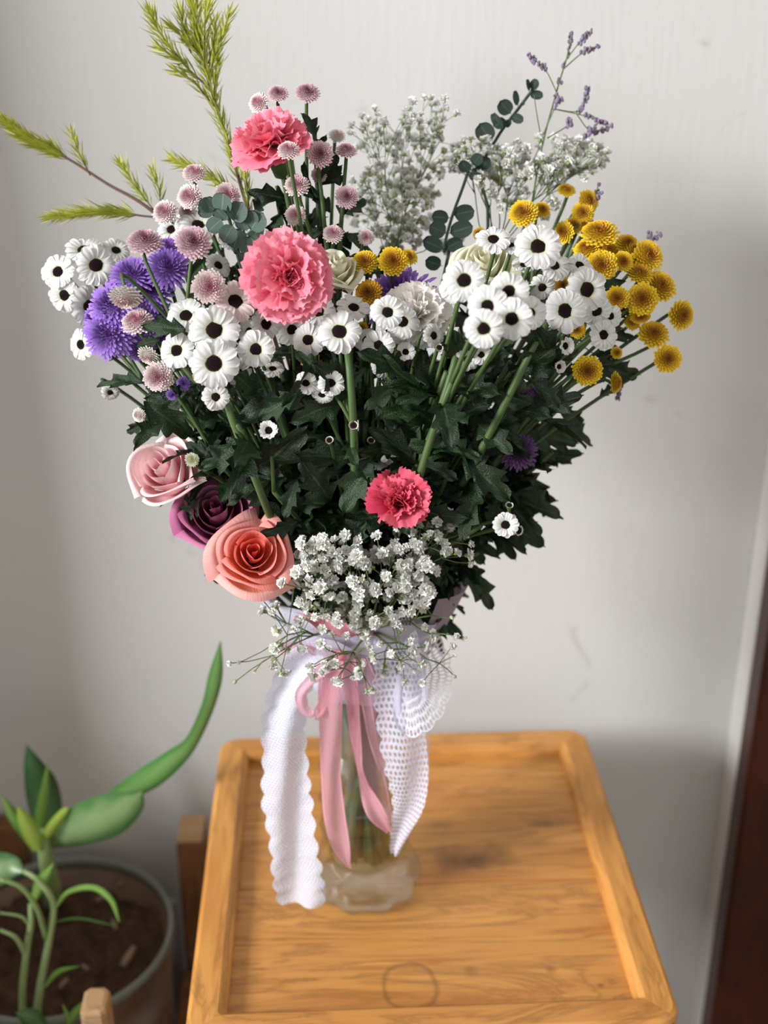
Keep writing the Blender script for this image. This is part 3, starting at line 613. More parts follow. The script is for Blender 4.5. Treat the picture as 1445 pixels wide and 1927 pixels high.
# silhouette leaves: (root px, tip px, Y, size px)
sil = thing('foliage_branch', P(930, 1000, .86), 'dark green leaves spreading out at the lower right edge', 'foliage', WL)
g = G(); 
for a, b, c in (((860, 1040), (980, 900), (1060, 790)), ((850, 1080), (930, 1000), (1000, 930)), ((830, 1110), (870, 1090), (905, 1085))):
    g.tube(spline([P(*a, .86), P(*b, .87), P(*c, .88)], 8), .0016, 6)
put('stem', g.mesh('stem', M_stem), sil, Matrix())
for (ax, ay, bx, by, Y) in ((1040, 800, 1128, 830, .88), (1050, 770, 1110, 800, .88), (1010, 870, 1100, 845, .88), (1000, 900, 1040, 985, .88), (985, 930, 1005, 1000, .87), (960, 900, 1030, 930, .88), (930, 1000, 968, 1045, .86), (870, 1080, 915, 1100, .86), (850, 1060, 905, 1072, .86), (880, 1020, 905, 1060, .86), (940, 960, 1000, 985, .87), (1060, 700, 1120, 690, .86), (1110, 690, 1215, 712, .86), (1130, 640, 1200, 625, .87), (1000, 960, 1035, 960, .88), (980, 830, 1075, 800, .88), (1000, 850, 1080, 870, .88)):
    a = P(ax, ay, Y); b = P(bx, by, Y); place_leaf(sil, a, b-a, (b-a).length*1.05, jit(-FW, .5))
sil2 = thing('foliage_branch', P(330, 900, .82), 'dark green leaves spreading out at the left edge above the pink rose', 'foliage', WL)
g = G()
for a, b, c in (((430, 900), (340, 800), (250, 720)), ((440, 1000), (410, 1050), (398, 1080)), ((430, 940), (380, 920), (350, 950))): g.tube(spline([P(*a, .84), P(*b, .84), P(*c, .84)], 8), .0014, 6)
put('stem', g.mesh('stem', M_stem), sil2, Matrix())
for (ax, ay, bx, by, Y) in ((270, 720, 180, 712, .83), (340, 740, 268, 752, .82), (275, 790, 235, 820, .84), (310, 790, 258, 770, .82), (410, 1040, 398, 1112, .84), (390, 940, 318, 990, .80), (300, 640, 250, 650, .80), (350, 620, 262, 610, .78), (400, 860, 350, 830, .77), (560, 740, 480, 790, .77), (270, 755, 370, 830, .775), (530, 770, 600, 700, .77)):
    a = P(ax, ay, Y); b = P(bx, by, Y); place_leaf(sil2, a, b-a, (b-a).length*1.05, jit(-FW, .5))
# named foreground leaves around the open forks (px root, tip)
fg = thing('foliage_branch', P(700, 1000, .80), 'green lobed leaves facing the viewer in the middle of the bouquet', 'foliage', WL)
g = G()
for a, b, c, d_ in (((760, 1000), (800, 860), (850, 700), (868, 620)), ((860, 930), (930, 800), (1000, 660), (1040, 590)), ((520, 1000), (480, 900), (428, 765), (412, 690)), ((668, 960), (666, 820), (658, 700), (650, 640))):
    g.tube(spline([P(*a, .80), P(*b, .77), P(*c, .77), P(*d_, .79)], 10), [lerp(.0030, .0021, i/10) for i in range(11)], 8)
put('stem', g.mesh('stem', M_stem), fg, Matrix())
for (ax, ay, bx, by) in ((812, 745, 725, 705), (840, 720, 930, 735), (790, 800, 745, 880), (830, 790, 905, 760), (870, 860, 960, 940), (860, 850, 790, 830), (700, 860, 640, 960), (690, 880, 720, 950), (560, 900, 640, 890), (560, 900, 530, 970), (450, 790, 545, 745), (500, 950, 440, 900), (620, 940, 580, 880), (660, 1030, 690, 985), (940, 800, 985, 720), (1040, 690, 1010, 620), (900, 700, 950, 650), (640, 760, 560, 780), (470, 800, 420, 780), (480, 880, 560, 840), (750, 720, 690, 760), (870, 640, 900, 590), (780, 960, 870, 980), (900, 920, 860, 1000), (1000, 780, 1090, 740), (560, 980, 500, 1010), (850, 760, 800, 690), (870, 730, 940, 680), (920, 740, 1000, 760), (890, 700, 850, 640), (960, 700, 1040, 670), (1000, 720, 1060, 760), (930, 660, 960, 610), (820, 800, 770, 760), (760, 700, 700, 660), (610, 700, 560, 670), (900, 800, 950, 840), (660, 740, 610, 690), (480, 740, 440, 700), (700, 760, 760, 800)):
    a = P(ax, ay, .785); b = P(bx, by, .765+R.uniform(-.01, .02)); place_leaf(fg, a, b-a, (b-a).length*1.1, jit(-FW, .45))

up_ = thing('foliage_branch', P(560, 560, .90), 'dark leaves showing behind the upper pink carnation and the pink buttons beneath it', 'foliage', WL)
g = G()
for a, b, c in (((580, 560), (560, 440), (520, 350)), ((610, 560), (600, 430), (592, 240)), ((640, 560), (640, 450), (650, 350)), ((500, 560), (490, 450), (480, 360))): g.tube(spline([P(*a, .90), P(*b, .90), P(*c, .91)], 8), .0015, 6)
put('stem', g.mesh('stem', M_stem), up_, Matrix())
for (ax, ay, bx, by) in ((592, 262, 588, 222), (590, 280, 612, 262), (540, 375, 482, 358), (530, 400, 505, 450), (520, 380, 560, 430), (560, 420, 520, 480), (590, 400, 570, 450), (600, 350, 635, 300), (600, 380, 560, 330), (640, 420, 610, 470), (645, 400, 690, 380), (650, 440, 700, 470), (600, 440, 650, 480), (500, 420, 460, 460), (490, 470, 440, 500), (640, 350, 625, 300), (580, 480, 620, 520), (560, 470, 600, 430), (500, 500, 455, 530), (480, 400, 505, 360), (620, 400, 590, 350), (660, 470, 640, 430), (700, 500, 740, 470), (720, 520, 680, 480)):
    a = P(ax, ay, .895); b = P(bx, by, .885+R.uniform(-.01, .015)); place_leaf(up_, a, b-a, (b-a).length*1.15, jit(-FW, .6))
# ------------------------------------------------------------------ carnations
def carnation(p, n, rad, label, cin, cout, layers, hubpx=None, seed=1, cup=False, cal=True, zs=1.0):
    q = random.Random(seed); vp, _, _ = in_vase(); th = thing('carnation', vp[0], label, 'flower', None); M = frame(p, n, rad, q.uniform(0, 6)) @ Matrix.Diagonal((1, 1, zs, 1))
    for (cnt, Ln, e1, hw, ruf, z0) in layers:
        off = q.uniform(0, 6)
        for i in range(cnt):
            a0 = off+2*PI*i/cnt+q.uniform(-.15, .15); L2 = Ln*q.uniform(.86, 1.08); ee = e1+q.uniform(-.12, .12); ph = q.uniform(0, 6); ph2 = q.uniform(0, 6); k1 = q.uniform(3.2, 5.2); rf = ruf*q.uniform(.8, 1.2); tn = q.uniform(-.05, .05)
            nu, nv = 10, 26
            cum = [(0.0, 0.0)]; e0 = max(ee+.35, 1.25)
            for s in range(nu):
                t = (s+.5)/nu; th_ = lerp(e0, ee, min(1, t*1.9)**.8); x, z = cum[-1]; cum.append((x+L2/nu*math.cos(th_), z+L2/nu*math.sin(th_)))
            def fn(u, v):
                s = (v-.5)*2; i_ = min(nu, int(round(u*nu))); x, z = cum[i_]
                th_ = lerp(e0, ee, min(1, u*1.9)**.8)
                w = hw*L2*(u**.9)*(1-.15*max(0, u-.8))
                saw = (abs(((v*11+ph) % 1)-.5)*2)*.11*L2*(u**8)*q0
                rnd = 1-.10*s*s*u
                off_ = rf*u*u*(math.sin(k1*s+ph)+.5*math.sin(k1*2.1*s+ph2)+.25*math.sin(k1*4.3*s+ph))
                x2 = x*rnd+saw*math.cos(th_)-off_*math.sin(th_); z2 = z*rnd+saw*math.sin(th_)+off_*math.cos(th_)
                y = s*w
                # wrap round the flower axis
                an = a0+y/max(.25, abs(x2)+.22)*.55; yy = y*.62
                return (x2*math.cos(an)-yy*math.sin(an), x2*math.sin(an)+yy*math.cos(an), z2+z0+tn*s)
            q0 = 1.0
            g = G(); g.grid(fn, nu, nv, lambda u, v: mix(cin, cout, (u*u)*.9+.12*math.sin(v*9+ph)*u))
            put('petal', g.mesh('petal', M_petal), th, M)
    if cal:
        g = G(); g.lathe([(.05, -1.05), (.17, -.95), (.21, -.6), (.23, -.3), (.27, .03)], 14, lambda i, a: 1+(.10*math.cos(a*5) if i == 4 else 0))
        put('calyx', g.mesh('calyx', M_stem), th, M @ Matrix.Translation((0, 0, .12)))
    back = Vector((M @ Vector((0, 0, -.9)))); g = G()
    g.tube(spline([vp[0], vp[1], vp[1].lerp(back, .5)-n*.01, back-n*.01, back], 20), .0020, 7); put('stem', g.mesh('stem', M_stem), th, Matrix())
    return th
FULL = [(7, 1.02, .02, .86, .085, -.30), (7, .92, .22, .84, .10, -.25), (6, .84, .48, .86, .12, -.20), (5, .74, .80, .86, .13, -.17), (5, .62, 1.10, .86, .13, -.15), (4, .52, 1.4, .9, .11, -.15)]
PKI, PKO = (.90, .15, .24), (.96, .36, .46)
p = P(543, 520, .785); carnation(p, facing(p, .02, .05), 92*ppm(p), 'large ruffled pink carnation facing the viewer above the white daisies', PKI, PKO, FULL, seed=4)
p = P(512, 272, .875); carnation(p, facing(p, -.5, 1.7), 80*ppm(p), 'pink carnation seen from the side near the top with its green calyx showing', PKI, PKO, [(7, 1.0, -.05, .84, .09, -.2), (7, .92, .25, .84, .11, -.16), (6, .84, .6, .86, .13, -.12), (5, .76, .95, .86, .14, -.10), (4, .64, 1.3, .9, .13, -.10)], seed=6)
p = P(752, 942, .765); carnation(p, facing(p, .0, .35), 66*ppm(p), 'small deep coral-red carnation low in the front of the bouquet', (.52, .015, .06), (.90, .17, .25), [(6, 1.02, .45, .74, .11, -.35), (6, .84, .80, .74, .12, -.30), (6, .70, 1.05, .78, .13, -.26), (5, .56, 1.3, .8, .12, -.24)], seed=9)
p = P(782, 592, .81); carnation(p, facing(p, -.15, .55), 72*ppm(p), 'creamy white carnation behind the small daisies in the centre', (.93, .88, .82), (.95, .93, .90), [(7, 1.0, -.1, .84, .09, -.2), (7, .92, .2, .84, .11, -.16), (6, .84, .55, .86, .13, -.12), (5, .76, .9, .86, .14, -.1), (4, .66, 1.25, .9, .13, -.1)], seed=11)

# ------------------------------------------------------------------ roses
def rose(p, n, rad, label, cfun, N_=24, seed=1, openness=1.0, spin=0, elong=1.0, ln=.30, rl=.34):
    q = random.Random(seed); vp, _, _ = in_vase(); th = thing('rose', vp[0], label, 'flower'); M = frame(p, n, rad, spin)
    for k in range(N_):
        t = k/(N_-1); rk = .07+.74*t**.9*openness; hw = lerp(1.5, 1.22, min(1, t*1.6)); hh = lerp(.36, .10, t**1.2)*elong+q.uniform(-.02, .02); roll = max(0, t-.25)*rl*openness*q.uniform(.7, 1.25); a0 = k*2.2+q.uniform(-.2, .2); zb = -.62
        ph = q.uniform(0, 6); lean = max(0, t-.55)*ln*openness; tip = q.uniform(.0, .05)
        def fn(u, v):
            s = (v-.5)*2; w = hw*math.sin(PI/2*min(1, u*1.25+.22))**.7*(1-.12*max(0, u-.75)/.25*abs(s)**3)
            top = hh+tip*(1-abs(s)*2)-(.27*s*s*(.3+t)); z = zb+(top-zb)*u
            rr = rk*(math.sin(PI/2*min(1, .18+u*1.05))**.75)
            if t > .2: rr *= 1-.10*math.sin(PI*u)*0
            cu = max(0, u-.78)/.22; rr += roll*cu*cu*(.55+.7*abs(s)**1.5)+lean*u*u; z -= roll*.75*cu**3+lean*.5*u*u*.6
            rr *= 1+.05*s+.06*(u**2)*math.sin(3*s*1.4+ph); z += .022*u*math.sin(5*s+ph)*t
            a = a0+s*w
            return (rr*math.cos(a), rr*math.sin(a), z)
        g = G(); g.grid(fn, 14, 18, lambda u, v: cfun(t, u, abs(v-.5)*2))
        put('petal', g.mesh('petal', M_petal), th, M)
    g = G(); g.lathe([(.03, -.95), (.13, -.86), (.17, -.72), (.30, -.60), (.05, -.58)], 12)
    for j in range(5):
        a = j*PI*.4; g.grid(lambda u, v: ((.15+.55*u*math.cos(u*.5))*math.cos(a)-(v-.5)*.22*(1-u)*math.sin(a), (.15+.55*u*math.cos(u*.5))*math.sin(a)+(v-.5)*.22*(1-u)*math.cos(a), -.66-.16*math.sin(u*2)), 5, 2)
    put('calyx', g.mesh('calyx', M_leaf), th, M)
    back = M @ Vector((0, 0, -.93)); g = G(); g.tube(spline([vp[0], vp[1], vp[1].lerp(back, .5)-n*.02, back-n*.015, back], 20), .0024, 7); put('stem', g.mesh('stem', M_stem), th, Matrix())
    return th
p = P(478, 1040, .765); rose(p, facing(p, .05, .25), 82*ppm(p), 'peach and coral rose lowest on the left, above the lace collar', lambda t, u, s: mix(mix((.92, .22, .10), (.95, .40, .22), t), mix((.92, .22, .20), (.92, .42, .38), t), (u-.45)*2.0+.25*s), 18, 3, 1.0, 1.0, 1.0, .25, .30)
p = P(405, 962, .80); rose(p, facing(p, -.1, .45), 88*ppm(p), 'dusty mauve rose tucked between the pale pink and peach roses', lambda t, u, s: mix(mix((.20, .03, .09), (.34, .085, .19), t), mix((.32, .08, .17), (.56, .20, .36), t), u*1.1-.1), 17, 5, .95, 2.0, 1.1, .22, .26)
p = P(306, 885, .80); rose(p, facing(p, -.45, .45), 90*ppm(p), 'pale pink rose at the left edge below the purple blooms', lambda t, u, s: mix(mix((.90, .40, .46), (.94, .62, .63), t), (.96, .80, .79), (u-.5)*1.5+.2*s), 15, 8, .90, .5, 1.45, .10, .22)
cream = lambda t, u, s: mix((.70, .72, .42), (.84, .82, .66), u*1.1)
p = P(632, 505, .835); rose(p, facing(p, .15, 1.0), 62*ppm(p), 'cream white rose right behind the large pink carnation', cream, 16, 12, .8, 0, 1.5)
p = P(912, 492, .83); rose(p, facing(p, -.2, .9), 66*ppm(p), 'cream white rose behind the white daisies on the right', cream, 16, 13, .9, 0, 1.3)

# ------------------------------------------------------------------ baby's breath
def blossom_mesh(seed, n=17, col=(.90, .90, .87)):
    q = random.Random(seed); g = G()
    for i in range(n):
        a = i*2.4; el = lerp(1.35, .05, (i/n)**.7)+q.uniform(-.2, .2); ln = q.uniform(.75, 1.05); w = q.uniform(.38, .58); tw = q.uniform(-.6, .6)
        x = Vector((math.cos(a)*math.cos(el), math.sin(a)*math.cos(el), math.sin(el))); y = Vector((-math.sin(a), math.cos(a), tw)).normalized(); z = x.cross(y)
        b = len(g.v)
        g.add(x*.1, (.55, .62, .42)); 
        for (f_, s, zz) in ((.6, -w, .12), (.6, 0, -.1), (.6, w, .12), (1, -w*.7, -.05), (.9, 0, .15), (1, w*.7, -.05)): g.add((x*f_+y*s+z*zz)*ln, col)
        g.f += [(b, b+1, b+2), (b, b+2, b+3), (b+1, b+4, b+5, b+2), (b+2, b+5, b+6, b+3)]
    g.ball((0, 0, -.2), .35, 5, (.30, .42, .16)); return g.mesh('blossom', M_floret)
BB = [blossom_mesh(i) for i in range(5)]; BG = [blossom_mesh(20+i, 9, (.62, .65, .52)) for i in range(3)]
g_ = G(); g_.ball((0, 0, 0), .6, 6, (.45, .52, .32), 1.3); BUDM = g_.mesh('bud', M_floret)
def gyp(label, root, pts, dark=.0, nsub=5, rs=.00055, mainr=.0013, hubs=None, stuff_pts=None):
    vp, _, _ = in_vase(); th = thing('babys_breath_spray', vp[0], label, 'flower', "sprays of baby's breath"); rp = P(*root)
    g = G(); m = spline([vp[0], vp[1], rp], 12); g.tube(m, mainr, 6)
    P3 = [(P(x, y, Y), d) for (x, y, Y, d) in pts]
    k1 = max(3, len(P3)//26); c1 = [q[0] for q in R.sample(P3, k1)]
    for _ in range(4):
        cl = [[] for _ in c1]
        for q in P3: cl[min(range(k1), key=lambda i: (c1[i]-q[0]).length)].append(q)
        c1 = [sum((q[0] for q in c), Vector())/len(c) if c else c1[i] for i, c in enumerate(cl)]
    for c, members in zip(c1, cl):
        if not members: continue
        hub = c.lerp(rp, .38)+Vector((0, 0, .0)); L_ = (hub-rp).length
        g.tube(spline([rp, rp.lerp(hub, .5)+jit((0, 0, 0), L_*.08), hub], 5), rs*1.6, 4)
        mem = members[:]; R.shuffle(mem)
        while mem:
            s = mem.pop(); near = sorted(mem, key=lambda q: (q[0]-s[0]).length)[:nsub-1]
            for q in near: mem.remove(q)
            grp = [s]+near; cc = sum((q[0] for q in grp), Vector())/len(grp); sub = cc.lerp(hub, .35)+jit((0, 0, 0), .003)
            g.tube([hub, hub.lerp(sub, .5)+jit((0, 0, 0), .002), sub], rs, 4)
            for q in grp:
                d_ = (q[0]-sub); g.tube([sub, sub.lerp(q[0], .55)+jit((0, 0, 0), .0012), q[0]], rs*.75, 3, cap=False)
                r_ = q[1]*(.66 if rp.y < .85 else .78)*ppm(q[0]); n = (d_.normalized()+jit((0, 0, 0), .5)-FW*.3).normalized()
                if q[1] < 9: put('bud', BUDM, th, frame(q[0], n, r_*1.3, 0))
                else: put('blossom', R.choice(BG if R.random() < dark else BB), th, frame(q[0], n, r_, R.uniform(0, 6)))
    put('stem', g.mesh('stem', M_stem2), th, Matrix()); return th
def ell(n, cx, cy, rx, ry, Y0_, Y1_, d0, d1, pw=.5):
    out = []
    for _ in range(n):
        a = R.uniform(0, 2*PI); r = R.random()**pw; out.append((cx+rx*r*math.cos(a), cy+ry*r*math.sin(a), R.uniform(Y0_, Y1_), R.uniform(d0, d1)))
    return out
pts = ell(150, 690, 1090, 140, 88, .75, .79, 15, 25)+ell(36, 600, 1045, 60, 40, .755, .78, 13, 21)+ell(34, 800, 1010, 75, 55, .76, .80, 12, 20)+ell(56, 640, 1220, 140, 78, .745, .78, 12, 20)+ell(14, 560, 1130, 90, 40, .75, .78, 12, 19)+ell(12, 770, 1230, 60, 70, .75, .78, 12, 20)
pts += [(433, 1248, .76, 12), (452, 1246, .76, 10), (442, 1283, .76, 8), (480, 1262, .76, 9), (496, 1150, .77, 20), (850, 1162, .76, 8), (857, 1197, .76, 14), (850, 1217, .76, 14), (876, 1200, .76, 6), (855, 1273, .76, 8), (853, 1235, .76, 9), (690, 1300, .75, 16), (630, 1282, .75, 16), (700, 1298, .75, 17), (885, 1025, .78, 14), (880, 1045, .78, 20), (884, 1060, .78, 13), (823, 985, .78, 18), (845, 970, .79, 14), (560, 1078, .75, 24), (532, 1098, .75, 20)]
gyp("baby's breath spray spilling over the lace collar at the front", (700, 1185, .80), pts, .06)
pts = ell(86, 765, 300, 92, 85, .95, 1.0, 10, 15, .6)+ell(116, 735, 380, 80, 80, .93, 1.0, 11, 17, .6)+ell(34, 805, 225, 55, 45, .95, 1.0, 9, 14)+ell(24, 700, 250, 45, 45, .95, 1.0, 9, 13)+ell(30, 790, 455, 90, 35, .93, .97, 10, 16)
gyp("dense baby's breath spray at the back top, left of the eucalyptus sprig", (735, 500, .93), pts, .15, 6, .00028, .0008)
pts = ell(66, 905, 300, 60, 40, .94, .98, 11, 16)+ell(96, 1040, 300, 100, 42, .92, .97, 12, 18)+ell(34, 980, 345, 90, 40, .92, .97, 9, 14)+ell(12, 1000, 385, 60, 25, .91, .93, 12, 18)+ell(8, 1120, 290, 25, 25, .93, .96, 9, 13)
gyp("airy baby's breath spray at the back right behind the yellow blooms", (930, 480, .92), pts, .10, 5, .00035, .0008)

# ------------------------------------------------------------------ needle branches
def needle_branch(label, paths):
    vp, _, _ = in_vase(); th = thing('needle_leaf_branch', vp[0], label, 'foliage', 'feathery yellow-green branches'); g = G(); gn = G()
    for k, (pts, r, dens, ln, cut) in enumerate(paths):
        c = spline([P(*q) for q in pts], 30)
        if k == 0: g.tube([vp[0], vp[1], c[0]], .0016, 6)
        g.tube(c, [lerp(r, r*.4, i/30) for i in range(31)], 5)
        L_ = sum((c[i+1]-c[i]).length for i in range(30)); n = int(L_*dens*.62)
        for i in range(n):
            t = cut+(1-cut)*i/n; j = min(29, int(t*30)); p = c[j].lerp(c[j+1], t*30-j); tan = (c[j+1]-c[j]).normalized()
            o = Matrix.Rotation(i*2.4, 3, tan) @ tan.orthogonal().normalized(); d = (o*R.uniform(.35, .85)+tan).normalized(); l = ln*1.45*R.uniform(.6, 1.1)*(1-.25*(t > .9)); s = d.cross(o if abs(d.dot(o)) < .99 else tan).normalized()*.00085
            cc = mix((.20, .27, .03), (.62, .64, .09), R.random()*.5+.5*t); b = len(gn.v)
            q = [p, p+d*l*.5+s, p+d*l*.5-s, p+d*l+tan*l*.15]
            for z in q: gn.add(z, cc)
            gn.f += [(b, b+1, b+3), (b, b+3, b+2)]
    put('stem', g.mesh('stem', M_brown), th, Matrix()); o = put('needles', gn.mesh('needles', M_needle, False), th, Matrix()); o['kind'] = 'stuff'
    return th
needle_branch('feathery yellow-green branch rising tallest at the upper left', [
    ([(500, 520, .91), (462, 380, .93), (430, 270, .95), (395, 160, .96), (372, 60, .97), (358, -10, .97)], .0016, 1500, .012, .25),
    ([(398, 170, .96), (345, 120, .96), (300, 60, .96), (284, 25, .96)], .0008, 1900, .011, .1), ([(390, 150, .96), (410, 90, .96), (432, 25, .96)], .0008, 1900, .010, .1),
    ([(380, 110, .965), (350, 60, .97), (340, 20, .97)], .0007, 1800, .011, .0), ([(385, 130, .96), (385, 60, .96), (392, 10, .96)], .0007, 1800, .011, 0), ([(395, 190, .96), (360, 150, .96), (328, 132, .96)], .0007, 1700, .010, 0), ([(402, 200, .96), (405, 150, .96), (412, 110, .96)], .0007, 1700, .009, 0),
    ([(375, 90, .965), (365, 50, .97), (372, 10, .97)], .0007, 1800, .011, 0), ([(390, 140, .965), (372, 100, .965), (352, 78, .965)], .0007, 1800, .011, 0), ([(350, 120, .96), (322, 105, .96), (300, 90, .96)], .0006, 1800, .010, 0), ([(392, 120, .965), (402, 80, .965), (405, 40, .965)], .0007, 1800, .011, 0), ([(360, 100, .97), (345, 70, .97), (322, 50, .97)], .0007, 1800, .011, 0)])
needle_branch('feathery yellow-green branch reaching out to the far left', [
    ([(440, 540, .90), (290, 400, .94), (200, 345, .96), (130, 300, .97), (60, 265, .97), (0, 222, .97)], .0015, 1700, .0105, .62),
    ([(170, 330, .96), (150, 290, .96), (135, 245, .96)], .0006, 1400, .009, .1), ([(300, 408, .94), (262, 360, .95), (225, 305, .95)], .0006, 1500, .010, .2), ([(300, 400, .94), (300, 360, .94), (285, 318, .94)], .0006, 1400, .009, .2),
    ([(130, 300, .97), (95, 272, .97), (50, 262, .97)], .0006, 1600, .010, 0)])
needle_branch('feathery yellow-green branch lying low behind the left daisies', [
    ([(450, 560, .90), (350, 430, .92), (260, 405, .93), (180, 398, .93), (95, 408, .93)], .0011, 1700, .0105, .50)])
needle_branch('short feathery sprig between the pink button blooms', [
    ([(470, 480, .90), (440, 375, .92), (390, 330, .93), (325, 300, .94)], .0010, 1700, .0105, .4), ([(470, 420, .91), (465, 350, .92), (455, 300, .93)], .0008, 1500, .009, .1)])

# ------------------------------------------------------------------ eucalyptus and sea lavender
def round_leaf(seed, mtl, wid=.42):
    q = random.Random(seed); g = G(); c = q.uniform(.1, .35)
    g.grid(lambda u, v: (.12+.88*u, (v-.5)*2*wid*math.sqrt(max(0, 1-(2*u-1)**2))**.9, .1*c+c*.6*abs(v-.5)**1.5-.2*c*u*u), 10, 6)
    g.tube([(0, 0, 0), (.14, 0, .01)], .02, 4); return g.mesh('leaf', mtl)
E1 = [round_leaf(i, M_euca) for i in range(4)]; E2 = [round_leaf(i, M_euca2, .36) for i in range(4)]
def euca(label, stem, leaves, pool, mtl):
    vp, _, _ = in_vase(); th = thing('eucalyptus_sprig', vp[0], label, 'foliage', 'eucalyptus sprigs'); g = G()
    c = spline([vp[1]]+[P(*q) for q in stem], 24); g.tube([vp[0]]+c, .0012, 6); put('stem', g.mesh('stem', mtl), th, Matrix())
    for (ax, ay, bx, by, Y) in leaves:
        a = P(ax, ay, Y); b = P(bx, by, Y-.004); place_leaf(th, a, b-a, (b-a).length, jit(-FW, .55), pool)
euca('grey-green eucalyptus sprig with round leaves left of the large pink carnation', [(470, 560, .86), (440, 470, .85), (400, 400, .85), (380, 385, .85)],
     [(418, 405, 420, 362, .84), (420, 410, 392, 435, .84), (412, 400, 375, 378, .85), (405, 398, 372, 402, .85), (440, 420, 456, 380, .84), (440, 420, 420, 456, .835), (445, 415, 428, 385, .84), (450, 425, 440, 468, .84), (470, 435, 495, 400, .84), (468, 440, 484, 470, .84), (465, 435, 452, 408, .845), (470, 440, 462, 480, .84), (400, 400, 385, 372, .85), (430, 415, 404, 392, .84), (478, 425, 470, 395, .84)], E1, M_euca)
euca('dark eucalyptus sprig standing up at the top right against the wall', [(900, 520, .92), (905, 330, .95), (935, 260, .96), (975, 205, .97), (1005, 165, .97)],
     [(925, 268, 902, 232, .96), (928, 262, 905, 262, .96), (945, 245, 930, 212, .96), (950, 240, 962, 226, .96), (960, 218, 985, 228, .96), (962, 215, 940, 190, .965), (975, 200, 966, 172, .965), (978, 198, 988, 195, .965), (995, 178, 1022, 182, .97), (995, 172, 990, 150, .97), (998, 170, 1012, 150, .97), (955, 225, 928, 238, .96), (915, 290, 910, 320, .95), (905, 320, 880, 300, .95)], E2, M_euca2)
euca('dark eucalyptus sprig half hidden in the middle of the baby\'s breath', [(830, 540, .90), (835, 470, .91), (850, 410, .92), (870, 355, .93), (885, 310, .93)],
     [(848, 410, 812, 408, .91), (850, 405, 893, 396, .91), (842, 440, 808, 425, .905), (842, 440, 890, 425, .905), (836, 470, 795, 452, .90), (836, 468, 870, 452, .90), (880, 330, 908, 335, .93), (882, 325, 868, 302, .93), (888, 312, 905, 290, .93), (832, 500, 800, 490, .90)], E2, M_euca2)
def wispy(label, paths):
    vp, _, _ = in_vase(); th = thing('sea_lavender_sprig', vp[0], label, 'flower', 'wispy sea lavender sprigs'); g = G(); gf = G()
    for k, (pts, r, fl) in enumerate(paths):
        c = spline([P(*q) for q in pts], 14)
        if k == 0: g.tube([vp[0], vp[1], c[0]], .0013, 6)
        g.tube(c, [lerp(r, r*.6, i/14) for i in range(15)], 4)
        if fl:
            for i in range(7, 15):
                for z in range(3): gf.ball(c[i]+jit((0, 0, 0), .0016), R.uniform(.0007, .0015), 4, mix((.20, .19, .22), (.34, .24, .40), R.random()), 1.5)
    put('stem', g.mesh('stem', M_stem2), th, Matrix())
    o = put('flowerets', gf.mesh('flowerets', M_floret), th, Matrix()); o['kind'] = 'stuff'
wispy('wispy sea lavender sprig rising highest on the right', [
    ([(980, 520, .93), (1015, 300, .95), (1045, 180, .96), (1070, 95, .97), (1072, 62, .97)], .0009, 1), ([(1048, 175, .96), (1025, 130, .96), (993, 104, .96)], .0006, 1), ([(1060, 120, .965), (1090, 80, .965), (1110, 60, .965)], .0006, 1), ([(1060, 130, .965), (1095, 100, .965), (1124, 88, .965)], .0006, 1),
    ([(1038, 205, .96), (1090, 208, .96), (1107, 165, .96)], .0006, 1), ([(1042, 205, .96), (1100, 218, .96), (1150, 236, .96)], .0006, 1), ([(1020, 270, .95), (1010, 215, .95), (1005, 180, .95)], .0006, 0), ([(1085, 215, .96), (1110, 245, .96), (1145, 242, .96)], .0006, 1), ([(1030, 260, .955), (1070, 235, .955), (1070, 225, .955)], .0006, 1), ([(1015, 270, .95), (1045, 200, .955), (1055, 185, .955)], .0006, 1), ([(1060, 330, .95), (1095, 265, .955), (1120, 235, .955)], .0006, 1)])
wispy('wispy sea lavender sprig poking out behind the yellow blooms', [
    ([(1010, 620, .90), (1090, 480, .92), (1115, 400, .93), (1125, 350, .93)], .0009, 1), ([(1090, 470, .92), (1110, 400, .92), (1130, 365, .92)], .0006, 1), ([(1060, 600, .90), (1180, 500, .92), (1240, 440, .92)], .0008, 1), ([(1200, 480, .92), (1222, 455, .92), (1222, 440, .92)], .0006, 1), ([(1080, 640, .88), (1160, 700, .88), (1162, 750, .88)], .0006, 1)])

# ------------------------------------------------------------------ lace collar and ribbons
CB = [(600, 1250), (0, 0)]
col = thing('lace_collar', (VX, VY, .665), 'white gauze collar flaring round the mouth of the vase', 'wrap')
def cone(u, v):
    a = 2*PI*v; r = lerp(.043, .081, u**.8)*(1+.05*math.sin(a*5+1)*u+.02*math.sin(a*11)*u); z = lerp(.660, .748, u)+.010*math.sin(a*3+.6)*u+.002*math.sin(a*16)
    if math.sin(a) < 0: z -= .010*u*abs(math.sin(a))
    return (VX+.0+r*math.cos(a), VY+r*math.sin(a)*.95, z)
g = G(); g.grid(cone, 12, 90); put('gauze_flare', g.mesh('gauze_flare', M_tulle), col, Matrix())
g = G(); g.grid(lambda u, v: (VX+(.0465+.0015*math.sin(v*50)+.006*math.sin(PI*u))*math.cos(2*PI*v), VY+(.0465+.006*math.sin(PI*u)+.0015*math.sin(v*50))*math.sin(2*PI*v), .650+.024*u), 5, 80, closed=True); put('neck_band', g.mesh('neck_band', M_tulle), col, Matrix())
def cone2(u, v):
    a = -.9+1.7*v; r = lerp(.046, .086, u**.9)+.002*math.sin(v*9); return (VX+r*math.cos(a), VY+r*math.sin(a)*.95, lerp(.664, .752-.004*math.sin(v*7), u))
g = G(); g.grid(cone2, 8, 30); o = put('gauze_panel', g.mesh('gauze_panel', M_band), col, Matrix()); o['label'] = 'mauve-grey gauze panel on the right of the collar'
